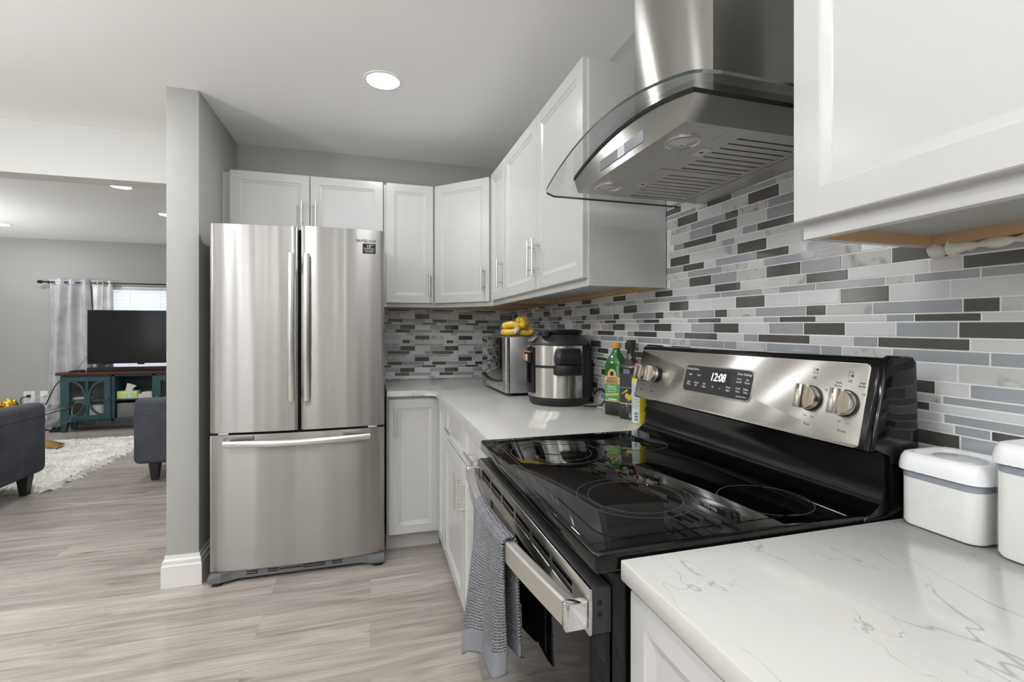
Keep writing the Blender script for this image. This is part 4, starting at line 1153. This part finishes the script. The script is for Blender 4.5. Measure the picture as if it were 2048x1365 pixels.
# ---- bottles
def ring_sq(hx, hy, r, z, n=5): return [(p[0], p[1], z) for p in rrect(-hx, hx, -hy, hy, min(r, hx * 0.999, hy * 0.999), n)]
t = thing('oil_bottle', 'green olive oil bottle with a mustard yellow cap', 'bottle', (0.940, 1.724, ZT), math.radians(-62))
m = MB(); m.loft([ring_sq(0.037, 0.027, 0.009, 0.001), ring_sq(0.039, 0.029, 0.010, 0.006), ring_sq(0.039, 0.029, 0.010, 0.056)], 1)
m.loft([ring_sq(0.039, 0.029, 0.010, 0.056), ring_sq(0.039, 0.029, 0.010, 0.198), ring_sq(0.0375, 0.028, 0.012, 0.206), ring_sq(0.027, 0.022, 0.014, 0.232), ring_sq(0.0155, 0.0145, 0.0142, 0.252), ring_sq(0.0135, 0.0135, 0.0134, 0.262), ring_sq(0.0135, 0.0135, 0.0134, 0.274)], 0)
m.build('bottle_body', ['green_glass', 'green_dark'], t, smooth=50)
m = MB(); m.loft([ring_sq(0.0394, 0.0294, 0.010, 0.060), ring_sq(0.0394, 0.0294, 0.010, 0.126)], 0, cap=False); lb = m.build('label', 'lab_green', t, smooth=50)
m = MB(); m.loft([ring_sq(0.0396, 0.0296, 0.010, 0.126), ring_sq(0.0396, 0.0296, 0.010, 0.154)], 0, cap=False)
MB().loft([ring_sq(0.0396, 0.0296, 0.010, 0.056), ring_sq(0.0396, 0.0296, 0.010, 0.060)], 0, cap=False).build('label_edge', 'lab_gold', lb, smooth=50)
arc_ = [(-0.030, 0.154)] + [(-0.020 + 0.020 * 1.0 * (1 - math.cos(PI * i / 12)) , 0.158 + 0.027 * math.sin(PI * i / 12)) for i in range(13)] + [(0.030, 0.154)]
m.prism(arc_, 'y', -0.0312, -0.0300); m.build('label_band', 'lab_gold', lb, smooth=50)
m = MB(); m.text('FILIPPO', 0.0125, 0.0, 0.1425, y0=-0.0309, sx=1.1).text('BERIO', 0.0175, 0.0, 0.1285, y0=-0.0309, sx=1.15); m.lathe([(0.0001, -0.0316), (0.009, -0.0316)], (0, 0, 0.166), 20, axis='y'); m.build('brand_lettering', 'lab_red', lb, smooth=0)
m = MB(); m.text('Robusto', 0.0115, 0.0, 0.113, y0=-0.0306).text('EXTRA', 0.0125, 0.0, 0.102, y0=-0.0306, sx=1.1).text('Virgin Olive Oil', 0.006, 0.0, 0.094, y0=-0.0306); m.box(-0.016, 0.022, -0.0312, -0.0305, 0.0625, 0.067)
m.build('label_lettering', 'ink_white', lb, smooth=0)
m = MB(); m.prism([(-0.030, 0.077), (0.030, 0.083), (0.030, 0.091), (-0.030, 0.084)], 'y', -0.0312, -0.0305); m.build('label_ribbon', 'lab_gold', lb, smooth=0)
m = MB(); m.lathe([(0.0185, 0.266), (0.0195, 0.268), (0.0195, 0.285), (0.018, 0.287), (0.0001, 0.287)], (0, 0, 0), 28); m.build('cap', 'cap_gold', t)
t = thing('oil_bottle', 'dark square olive oil bottle with a black cap', 'bottle', (0.954, 1.634, ZT), math.radians(-56))
m = MB(); m.loft([ring_sq(0.033, 0.029, 0.006, 0.001), ring_sq(0.034, 0.030, 0.007, 0.005), ring_sq(0.034, 0.030, 0.007, 0.192), ring_sq(0.031, 0.027, 0.010, 0.206), ring_sq(0.018, 0.017, 0.0165, 0.226), ring_sq(0.0145, 0.0145, 0.0144, 0.240), ring_sq(0.0145, 0.0145, 0.0144, 0.268)])
m.build('bottle_body', 'dark_glass', t, smooth=50)
m = MB(); m.loft([ring_sq(0.0343, 0.0303, 0.007, 0.060), ring_sq(0.0343, 0.0303, 0.007, 0.172)], cap=False); lb = m.build('label', 'lab_dark', t, smooth=50)
m = MB(); m.loft([ring_sq(0.0346, 0.0306, 0.007, 0.058), ring_sq(0.0346, 0.0306, 0.007, 0.062)], cap=False); m.loft([ring_sq(0.0346, 0.0306, 0.007, 0.119), ring_sq(0.0346, 0.0306, 0.007, 0.1205)], cap=False); m.build('label_line', 'lab_gold', lb)
m = MB(); 
for x, z, r_ in ((-0.002, 0.088, 0.009), (0.010, 0.082, 0.008), (0.018, 0.092, 0.007), (0.004, 0.077, 0.006)): m.sphere((x, -0.0303, z), r_, 12, sq=(1, 0.12, 1.2))
for k in range(5): m.box(-0.026 + k * 0.005, -0.023 + k * 0.006, -0.031, -0.0304, 0.094 + 0.003 * k, 0.097 + 0.004 * k)
m.build('olive_picture', 'olive', lb)
m = MB(); m.text('A', 0.020, 0, 0.235, y0=-0.0147); m.lathe([(0.0149, 0.2285), (0.0149, 0.2325)], (0, 0, 0), 24); m.build('neck_mark', 'lab_gold', t)
m = MB(); m.lathe([(0.0165, 0.2685), (0.0172, 0.270), (0.0172, 0.298), (0.016, 0.2995), (0.0001, 0.2995)], (0, 0, 0), 28); m.build('cap', 'black_soft', t)
# ---- spray can with red cap
t = thing('spray_can', 'yellow and white cooking spray can with a red cap beside the range', 'can', (0.9405, 1.546, ZT), math.radians(-70))
R_ = 0.0305
m = MB(); m.lathe([(R_ - 0.001, 0.0005), (R_, 0.003), (R_, 0.166), (R_ - 0.003, 0.171), (0.0001, 0.171)], (0, 0, 0), 40); m.build('can_body', 'yellow', t, smooth=50)
m = MB(); m.lathe([(R_ + 0.0003, 0.004), (R_ + 0.0003, 0.152)], (0, 0, 0), 40, a0=math.radians(150), a1=math.radians(304)); m.build('text_panel', 'pale', t)
m = MB(); m.lathe([(R_ + 0.0003, 0.004), (R_ + 0.0003, 0.152)], (0, 0, 0), 40, a0=math.radians(304), a1=math.radians(510)); m.build('front_panel', 'yellow_olive', t)
m = MB()
for i in range(11):
    m.lathe([(R_ + 0.0006, 0.056 + 0.008 * i), (R_ + 0.0006, 0.0578 + 0.008 * i)], (0, 0, 0), 20, a0=math.radians(235), a1=math.radians(285 + (i * 37) % 14))
for i in range(3): m.lathe([(R_ + 0.0006, 0.012 + 0.011 * i), (R_ + 0.0006, 0.019 + 0.011 * i)], (0, 0, 0), 8, a0=math.radians(266), a1=math.radians(292))
m.build('small_print', 'blue_ink', t)
m = MB(); m.lathe([(R_ - 0.004, 0.1712), (R_ - 0.004, 0.176), (R_ - 0.010, 0.212), (R_ - 0.013, 0.218), (0.0001, 0.219)], (0, 0, 0), 32); m.build('cap', 'red', t)
m = MB(); m.lathe([(0.0001, R_ + 0.0008), (0.020, R_ + 0.0008)], (0, 0, 0.045), 20, axis='x', a0=0.2, a1=PI - 0.2); m.build('food_picture', 'lab_red', t)

# ---- canisters
def canister(loc, w_, d_, h, label):
    t = thing('canister', label, 'canister', loc, RW, 'white lidded canisters')
    rx = lambda i, z, r=0.022: [(p[0], p[1], z) for p in rrect(i, w_ - i, i, d_ - i, r - i * 0.5, 6)]
    hb = h - 0.030
    m = MB(); m.loft([rx(0.004, 0.0005), rx(0.0, 0.006), rx(0.0, hb)], cap=True); 
    m.build('jar', 'glass', t, smooth=45)
    m = MB(); m.loft([rx(0.005, 0.003), rx(0.0022, 0.008), rx(0.0022, hb - 0.013)]); m.build('flour', 'flour', t, smooth=45)
    m = MB(); m.loft([rx(0.0016, hb - 0.0125), rx(0.0016, hb - 0.0025)], cap=False); m.build('seal_ring', 'grey_seal', t, smooth=45)
    m = MB(); e = -0.0032
    m.loft([rx(e, hb - 0.0005), rx(e, hb + 0.008), rx(e + 0.002, hb + 0.020), rx(e + 0.006, h - 0.002), rx(0.008, h), rx(0.014, h - 0.002), rx(0.017, h - 0.007)])
    l_ = m.build('lid', 'white_plastic', t, smooth=45)
    m = MB(); m.lathe([(0.036, 0.0), (0.034, 0.003), (0.012, 0.0045), (0.0001, 0.0045)], (w_ / 2, d_ / 2, h - 0.007), 40); m.build('push_button', mat('clear_button', rgb(222, 223, 225), 0.06, spec=0.8), l_)
canister((0.880, 0.6185, ZT), 0.121, 0.115, 0.126, 'short square white-lidded canister of flour next to the range')
canister((0.878, 0.4855, ZT), 0.128, 0.118, 0.170, 'taller white-lidded canister cut by the right picture edge')

# ================================================================ LIVING ROOM
def armchair(label, loc, rz, w_=0.80, d_=0.76, h=0.69):
    """faces local +y; the back panel stands at y = 0"""
    t = thing('armchair', label, 'armchair', loc, rz, 'navy suede armchairs')
    hx = w_ / 2
    def bx(nm, a0, a1, b0, b1, z0, z1, b): return MB().box(a0, a1, b0, b1, z0, z1, b, 4).build(nm, 'sofa', t, smooth=50)
    bk = bx('backrest', -hx, hx, 0, 0.15, 0.148, h, 0.045)
    bx('seat_base', -hx + 0.13, hx - 0.13, 0.152, d_ - 0.02, 0.15, 0.33, 0.02)
    bx('seat_cushion', -hx + 0.132, hx - 0.132, 0.153, d_, 0.332, 0.46, 0.04)
    for k in (-1, 1):
        a = sorted((k * hx, k * (hx - 0.128))); bx('armrest', a[0] + 0.001, a[1] - 0.001, 0.151, d_ - 0.03, 0.149, h - 0.10, 0.04)
    m = MB()                                   # stitched seams on the back panel
    m.box(-hx + 0.02, hx - 0.02, -0.0012, 0.003, h - 0.0995, h - 0.0975); m.box(-0.0012 - 0.10, 0.0012 - 0.10, -0.0012, 0.003, 0.20, h - 0.10)
    m.build('seam', mat('seam_thread', rgb(44, 46, 54), 0.9), bk)
    for lx in (-hx + 0.14, hx - 0.14):
        for ly in (0.07, d_ - 0.10):
            q = ((-1, -1), (1, -1), (1, 1), (-1, 1))
            m = MB(); m.loft([[(lx + a * 0.022, ly + b * 0.022, 0.0005) for a, b in q], [(lx + a * 0.037, ly + b * 0.037, 0.1475) for a, b in q]])
            m.build('leg', 'sofa_leg', t, smooth=0)
    return t
armchair('navy suede armchair standing partly behind the grey column, its back to the kitchen', (-1.475, 4.66, 0), 0)
armchair('navy suede armchair at the left picture edge in front of the shaggy rug', (-2.455, 4.302, 0), PI / 2)

# ---- shaggy rug: backing with tufts standing up from it
rnd = random.Random(11)
m = MB(); bm = m.bm
X0, X1, Y0, Y1 = -4.2, -2.40, 4.62, 6.62
nx, ny = 150, 170
def edge(v, s): return 0.018 * math.sin(v * 9 + s) + 0.012 * math.sin(v * 23 + 2 * s)
g = []
for j in range(ny + 1):
    row = []
    for i in range(nx + 1):
        x = X0 + (X1 - X0) * i / nx; y = Y0 + (Y1 - Y0) * j / ny
        if i == nx: x += rnd.uniform(-0.03, 0.03)
        if j == 0: y += rnd.uniform(-0.03, 0.03)
        if j == ny: y += rnd.uniform(-0.03, 0.04)
        e = min(i, nx - i, j, ny - j)
        z = 0.004 if e == 0 else 0.026 + rnd.uniform(-0.013, 0.016)
        row.append(bm.verts.new((x + rnd.uniform(-.006, .006), y + rnd.uniform(-.006, .006), z)))
    g.append(row)
for j in range(ny):
    for i in range(nx): bm.faces.new([g[j][i], g[j][i+1], g[j+1][i+1], g[j+1][i]])
# fringe tufts along the two visible edges
for k in range(700):
    if k % 2: bx_, by_, dx, dy = X1 + rnd.uniform(-.03, .02), rnd.uniform(Y0, Y1), 0.05, rnd.uniform(-.03, .03)
    else: bx_, by_, dx, dy = rnd.uniform(X0, X1), Y0 + rnd.uniform(-.02, .03), rnd.uniform(-.03, .03), -0.05
    L_ = rnd.uniform(0.5, 1.2); w2 = 0.006
    a = bm.verts.new((bx_ - w2 * (dy != 0), by_ - w2, 0.02)); b = bm.verts.new((bx_ + w2, by_ + w2, 0.022)); c = bm.verts.new((bx_ + dx * L_, by_ + dy * L_, 0.004)); d = bm.verts.new((bx_, by_, 0.034))
    for f in ((a, b, c), (b, d, c), (d, a, c)): bm.faces.new(f)
o = m.build('rug', 'rug', smooth=60, normals=True)
tag(o, 'white shaggy rug on the living room floor', 'rug')

# ---- glass coffee table on a gold foot
t = thing('coffee_table', 'glass coffee table with black rails on a gold foot plate', 'coffee table', (-3.33, 5.85, 0))
m = MB(); m.box(-0.36, 0.33, -0.62, 0.52, 0.452, 0.460, 0.002); m.build('table_top', 'glass', t)
m = MB(); m.box(-0.34, 0.31, -0.58, 0.48, 0.300, 0.307, 0.002); m.build('shelf', 'glass', t)
for x in (-0.352, 0.318): MB().box(x, x + 0.008, -0.60, 0.50, 0.443, 0.4515, 0.001).build('rail', 'black', t)
for x in (-0.335, 0.300):
    for y in (-0.58, 0.40): MB().box(x, x + 0.010, y, y + 0.08, 0.044, 0.4425).build('leg', 'glass', t)
m = MB(); m.prism([(-0.14, 0.74), (0.215, 0.40), (0.23, 0.235), (0.09, 0.30), (-0.28, 0.62)], 'z', 0.0435, 0.060, b=0.003); m.build('foot_plate', 'gold_plate', t)
def foil_ball(x, y, z, r, label):
    m = MB(); m.sphere((0, 0, r * 0.93), r, 40)
    rn = random.Random(int(x * 1000)); 
    for v in m.bm.verts:
        d = v.co - Vector((0, 0, r * 0.93)); k = math.sin(d.x * 190 + d.z * 90) * math.sin(d.y * 170 + d.x * 60) * math.sin(d.z * 210 + 1)
        v.co = Vector((0, 0, r * 0.93)) + d * (1 + 0.10 * k + rn.uniform(-.05, .05))
        v.co.z = max(v.co.z, 0.0005)
    o = m.build('foil_ball', 'gold', smooth=20); o.location = (x, y, z)
    tag(o, label, 'ornament', 'gold foil balls')
foil_ball(-3.40, 5.92, 0.4605, 0.066, 'larger crumpled gold foil ball on the glass coffee table')
foil_ball(-3.515, 5.83, 0.4605, 0.054, 'smaller crumpled gold foil ball cut by the left picture edge')

# ---- tv stand
YS = 7.235; XS0, XS1 = -3.655, -2.135
t = thing('tv_stand', 'teal painted media console with a walnut top and fretwork glass doors', 'tv stand', (XS0, YS, 0))
Wt, Dt = XS1 - XS0, 0.270
m = MB(); m.box(-0.042, Wt + 0.042, -0.02, Dt + 0.005, 0.706, 0.742, 0.006); m.build('top', 'walnut', t)
m = MB()
m.box(0, 0.03, 0, Dt, 0.128, 0.7055); m.box(Wt - 0.03, Wt, 0, Dt, 0.128, 0.7055); m.box(0.5255, 0.5575, 0, Dt, 0.128, 0.7055); m.box(0.9655, 0.9975, 0, Dt, 0.128, 0.7055)
m.box(0.03, Wt - 0.03, 0, Dt, 0.128, 0.150); m.box(0.03, Wt - 0.03, 0, Dt, 0.684, 0.7055)
m.build('body', 'teal', t)
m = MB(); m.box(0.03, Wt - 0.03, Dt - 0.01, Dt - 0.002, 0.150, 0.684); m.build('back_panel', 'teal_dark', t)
for x0, x1 in ((0.0302, 0.5253), (0.5577, 0.9653), (0.9977, Wt - 0.0302)):
    MB().box(x0, x1, 0.03, Dt - 0.011, 0.375, 0.393).build('shelf', 'teal', t)
def fret_door(x0, knob_side):
    m = MB(); w_, z0, z1 = 0.492, 0.153, 0.681
    s0, s1, g0, g1 = 0.066, w_ - 0.066, z0 + 0.052, z1 - 0.050
    m.box(x0, x0 + s0, -0.018, -0.001, z0, z1); m.box(x0 + s1, x0 + w_, -0.018, -0.001, z0, z1)
    m.box(x0 + s0, x0 + s1, -0.018, -0.001, z0, g0); m.box(x0 + s0, x0 + s1, -0.018, -0.001, g1, z1)
    d = m.build('door', 'teal', t, smooth=0)
    m = MB(); xm = x0 + w_ / 2; zm = (g0 + g1) / 2; hh = (g1 - g0) / 2
    m.box(xm - 0.014, xm + 0.014, -0.017, -0.003, g0 - 0.001, g1 + 0.001)
    for k in (-1, 1):                                # two arcs back to back
        pts = []
        R = hh * 1.02
        for i in range(25):
            a = -PI / 2 + PI * i / 24
            pts.append((xm + k * (0.185 - 0.168 * math.cos(a)), -0.010, zm + R * math.sin(a)))
        n = len(pts); rings = []
        for i, p in enumerate(pts):
            q = Vector(pts[min(i+1, n-1)]) - Vector(pts[max(i-1, 0)]); nn = Vector((q.z, 0, -q.x)).normalized() * 0.012
            rings.append([(p[0] - nn.x, -0.0165, p[2] - nn.z), (p[0] + nn.x, -0.0165, p[2] + nn.z), (p[0] + nn.x, -0.004, p[2] + nn.z), (p[0] - nn.x, -0.004, p[2] - nn.z)])
        m.loft(rings)
    m.build('fretwork', 'teal', d, smooth=30)
    MB().box(x0 + s0, x0 + s1, -0.0025, -0.0012, g0, g1).build('door_glass', 'glass', d)
    kx = x0 + w_ - 0.03 if knob_side > 0 else x0 + 0.03
    m = MB(); m.lathe([(0.007, -0.018), (0.007, -0.028), (0.017, -0.033), (0.017, -0.040), (0.0001, -0.043)], (kx, 0, 0.414), 20, axis='y'); m.build('knob', mat('pewter_knob', rgb(96, 108, 116), 0.35, 0.7), d)
fret_door(0.032, 1); fret_door(0.9985, -1)
for x0 in (0.0, Wt - 0.07):
    for y0 in (0.0, Dt - 0.07):
        m = MB(); k = 1 if x0 == 0 else -1
        b_ = [(x0, y0), (x0 + 0.07, y0), (x0 + 0.07, y0 + 0.07), (x0, y0 + 0.07)]
        cx_ = x0 + 0.035 - k * 0.010
        m.loft([[(cx_ + (p[0] - x0 - 0.035) * 0.62, y0 + 0.035 + (p[1] - y0 - 0.035) * 0.62, 0.0005) for p in b_], [(p[0], p[1], 0.1275) for p in b_]]); m.build('leg', 'teal', t, smooth=0)
# ---- things in and on it
sx = lambda x: XS0 + x
t2 = thing('tissue_box', 'yellow and aqua lemon print tissue box on the open console shelf', 'tissue box', (-3.085, 7.268, 0.3935))
m = MB(); m.box(0, 0.216, 0, 0.11, 0, 0.094, 0.002); m.build('box', 'lemon', t2)
m = MB(); bm = m.bm
base = [(0.070, 0.04), (0.150, 0.04), (0.150, 0.07), (0.070, 0.07)]; top = [(0.100, 0.03), (0.195, 0.045), (0.165, 0.08), (0.115, 0.06)]
m.loft([[(p[0], p[1], 0.0945) for p in base], [(0.086, .035, .135), (0.150, .038, .125), (0.156, .075, .13), (0.088, .07, .14)], [(p[0], p[1], z) for p, z in zip(top, (0.195, 0.150, 0.165, 0.185))]]); m.build('tissue', 'paper', t2, smooth=0)
for i, (dx, w_, h_, lab) in enumerate(((0, 0.160, 0.028, 'bottom one of the cream books on the console shelf'), (0.004, 0.152, 0.026, 'middle one of the cream books on the console shelf'), (0.045, 0.112, 0.022, 'smaller top one of the cream books on the console shelf'))):
    tb = thing('book', lab, 'book', (-2.862 + dx, 7.268, 0.3935 + (0, 0.0285, 0.055)[i]), 0, 'cream books on the console shelf')
    MB().box(0, w_, 0.004, 0.14, 0.003, h_ - 0.003).build('pages', 'paper', tb)
    m = MB(); m.box(0, w_, 0, 0.144, 0, 0.0028); m.box(0, w_, 0, 0.144, h_ - 0.0028, h_); m.box(0, w_, 0, 0.0035, 0.0028, h_ - 0.0028); m.build('cover', 'cream', tb)
t2 = thing('storage_bin', 'grey felt storage bin in the lower open compartment of the console', 'storage bin', (-3.082, 7.262, 0.1505))
m = MB(); m.box(0, 0.375, 0, 0.21, 0, 0.185, 0.008); m.build('bin', 'bin', t2)
t2 = thing('paper_roll', 'white paper roll behind the left glass door of the console', 'paper roll', (-3.325, 7.36, 0.1505))
m = MB(); m.lathe([(0.02, 0.0), (0.085, 0.0), (0.085, 0.17), (0.02, 0.17), (0.02, 0.0)], (0, 0, 0), 32); m.build('roll', 'paper', t2, smooth=40)
o = MB().box(-3.56, -3.40, 7.29, 7.42, 0.3937, 0.425, 0.01).build('game_pad', 'cream'); tag(o, 'cream boxy gadget on the upper shelf behind the left glass door', 'gadget')
o = MB().tube(smoothed([(-3.58, 7.33, 0.30), (-3.52, 7.30, 0.36), (-3.43, 7.30, 0.34), (-3.42, 7.30, 0.22), (-3.50, 7.30, 0.165), (-3.57, 7.31, 0.20), (-3.58, 7.33, 0.30)]), 0.006, 8).build('cable_coil', 'paper', smooth=60)
tag(o, 'white cable coil behind the left glass door of the console', 'cable')
# ---- television and sound bar
t = thing('television', 'large black flat screen television on the teal console', 'television', (-2.895, 7.40, 0.7425))
m = MB(); m.box(-0.562, 0.562, 0.0, 0.035, 0.090, 0.782, 0.004); m.build('housing', 'black', t)
m = MB(); m.box(-0.556, 0.556, -0.0015, 0.001, 0.100, 0.776); m.build('screen', 'screen', t)
for x in (-0.40, 0.40): MB().box(x - 0.03, x + 0.03, -0.06, 0.11, 0.0, 0.0895, 0.006).build('foot', 'black', t)
m = MB(); m.box(-0.02, 0.05, -0.003, 0.02, 0.078, 0.0895); m.build('sensor', 'black', t)
t = thing('sound_bar', 'long dark grey sound bar under the television', 'sound bar', (-2.90, 7.258, 0.7425))
m = MB(); m.box(-0.50, 0.50, 0, 0.075, 0, 0.054, 0.010); m.build('body', fabric('charcoal_speaker_cloth', rgb(52, 52, 54), 500), t)
t = thing('set_top_box', 'small flat black box with a thin aerial left of the television', 'set top box', (-3.60, 7.265, 0.7425))
m = MB(); m.prism([(0, 0.0), (0.14, 0.0), (0.14, 0.022), (0.05, 0.022)], 'y', 0, 0.1); m.build('body', 'black', t)
MB().cyl((0.05, 0.09, 0.02), (0.19, 0.12, 0.24), 0.0022, 8).build('aerial', 'black', t)
# ---- curtains, rod, blind
rod = thing('curtain_rod', 'dark metal curtain rod with a finial above the living room window', 'curtain rod', (0, 0, 0))
ZRo, YRo = 1.882, 7.56
m = MB(); m.cyl((-3.98, YRo, ZRo), (-1.80, YRo, ZRo), 0.009, 12); m.build('rod', 'black', rod)
m = MB(); m.lathe([(0.008, -3.975), (0.014, -3.985), (0.010, -3.995), (0.024, -4.02), (0.020, -4.045), (0.004, -4.062), (0.0001, -4.064)], (0, YRo, ZRo), 16, axis='x'); m.build('finial', 'black', rod)
m = MB(); m.box(-3.955, -3.940, YRo, YF - 0.0005, ZRo - 0.022, ZRo + 0.012); m.build('bracket', 'black', rod)
def curtain(name, label, x0, x1, amp, nf, z0, z1, m_, cat='curtain', y=YRo, flare=0.0):
    m = MB(); bm = m.bm; nu, nv = nf * 14, 14; g = []
    for j in range(nv + 1):
        f = j / nv; z = z1 + (z0 - z1) * f; row = []
        for i in range(nu + 1):
            u = i / nu; k = 1 + 0.25 * math.sin(3 * u + 2 * f)
            row.append(bm.verts.new((x0 + (x1 - x0) * u + flare * f * (u - 0.5) + 0.012 * math.sin(6 * u + 5 * f), y + amp * math.sin(2 * PI * nf * u + 0.5 * math.sin(4 * f)) * k, z)))
        g.append(row)
    for j in range(nv):
        for i in range(nu): bm.faces.new([g[j][i], g[j][i+1], g[j+1][i+1], g[j+1][i]])
    o = m.build('fabric', m_, None, smooth=180)
    md = o.modifiers.new('thick', 'SOLIDIFY'); md.thickness = 0.003
    t = thing(name, label, cat); o.parent = t
    return t
c1 = curtain('curtain', 'grey velvet grommet curtain beside the living room window', -3.93, -3.50, 0.038, 3, 0.03, 1.925, 'curtain', flare=0.03)
for x in (-3.82, -3.68, -3.55):
    m = MB(); m.lathe([(0.018, -0.003), (0.028, -0.003), (0.028, 0.003), (0.018, 0.003), (0.018, -0.003)], (x, YRo - 0.037, ZRo), 20, axis='y'); m.build('grommet', 'chrome', c1)
c2 = curtain('sheer_curtain', 'white sheer curtain between the grey curtain and the window', -3.485, -3.26, 0.018, 3, 0.03, 1.915, 'sheer', y=YRo + 0.012)
for x in (-3.43, -3.345):
    m = MB(); m.lathe([(0.016, -0.003), (0.024, -0.003), (0.024, 0.003), (0.016, 0.003), (0.016, -0.003)], (x, YRo - 0.012, ZRo), 20, axis='y'); m.build('grommet', 'chrome', c2)
t = thing('window_blind', 'bright white closed slat blind in the living room window behind the television', 'blind')
mb_ = bpy.data.materials.new('translucent_slat'); mb_.use_nodes = True
nt = mb_.node_tree; nt.nodes.remove(nt.nodes['Principled BSDF'])
d_ = N(mb_, 'ShaderNodeBsdfDiffuse'); d_.inputs['Color'].default_value = (0.85, 0.86, 0.87, 1)
tl = N(mb_, 'ShaderNodeBsdfTranslucent'); tl.inputs['Color'].default_value = (0.85, 0.87, 0.9, 1)
mx = N(mb_, 'ShaderNodeMixShader'); mx.inputs[0].default_value = 0.6; L(mb_, d_.outputs[0], mx.inputs[1]); L(mb_, tl.outputs[0], mx.inputs[2]); L(mb_, mx.outputs[0], nt.nodes['Material Output'].inputs['Surface'])
m = MB(); z = 0.72
while z < 1.80:
    m.box(-3.30, -1.96, 7.662, 7.665, z, z + 0.047); z += 0.049
m.build('slats', mb_, t, smooth=0)
MB().box(-3.305, -1.955, 7.655, 7.68, 1.805, 1.850, 0.003).build('head_rail', 'white_plastic', t)
m = MB()
for x in (-3.1, -2.75, -2.3): m.cyl((x, 7.6605, 0.72), (x, 7.6605, 1.805), 0.0015, 6)
m.build('ladder_cord', 'paper', t)
# ---- outlets, cords
for i, (x, lab) in enumerate(((-4.185, 'white wall outlet with a black plug, left of the two by the curtain'), (-4.025, 'white wall outlet with a white plug, next to the grey curtain'))):
    t = thing('wall_outlet', lab, 'outlet', (x, YF, 0.405), 0, 'living room wall outlets')
    m = MB(); m.box(-0.06 if i == 0 else -0.05, 0.06 if i == 0 else 0.05, -0.006, -0.0005, -0.078, 0.078, 0.002); m.build('plate', 'white_plastic', t)
    m = MB(); m.box(-0.018, 0.018, -0.030, -0.0065, 0.005, 0.035, 0.004); m.build('plug', 'black' if i == 0 else 'white_plastic', t)
o = MB().tube(smoothed([(-4.185, 7.618, 0.42), (-4.23, 7.58, 0.40), (-4.22, 7.57, 0.30), (-4.15, 7.56, 0.12), (-4.05, 7.5, 0.012), (-3.9, 7.45, 0.008)]), 0.006, 8).build('cable', 'black', smooth=60); tag(o, 'black cord hanging from the left wall outlet', 'cord')
o = MB().tube(smoothed([(-4.025, 7.618, 0.42), (-4.08, 7.58, 0.40), (-4.13, 7.57, 0.30), (-4.12, 7.56, 0.10), (-4.0, 7.52, 0.01)]), 0.0055, 8).build('cable', 'white_plastic', smooth=60); tag(o, 'white cord hanging from the outlet next to the grey curtain', 'cord')
o = MB().tube(smoothed([(-3.70, 7.42, 0.66), (-3.78, 7.40, 0.58), (-3.84, 7.36, 0.40), (-3.87, 7.33, 0.25), (-3.82, 7.30, 0.10), (-3.83, 7.30, 0.05), (-3.812, 7.325, 0.02)]), 0.006, 8).build('cable', 'black', smooth=60); tag(o, 'black cord looping down at the left end of the console', 'cord')
t = thing('power_strip', 'black power strip with plugs on the floor at the console foot', 'power strip', (-3.80, 7.30, 0))
m = MB(); m.box(0, 0.13, 0, 0.05, 0.0005, 0.035, 0.005); m.build('body', 'black', t)
for k in range(2): MB().box(0.02 + 0.055 * k, 0.055 + 0.055 * k, 0.01, 0.04, 0.0355, 0.065, 0.004).build('plug', 'black', t)
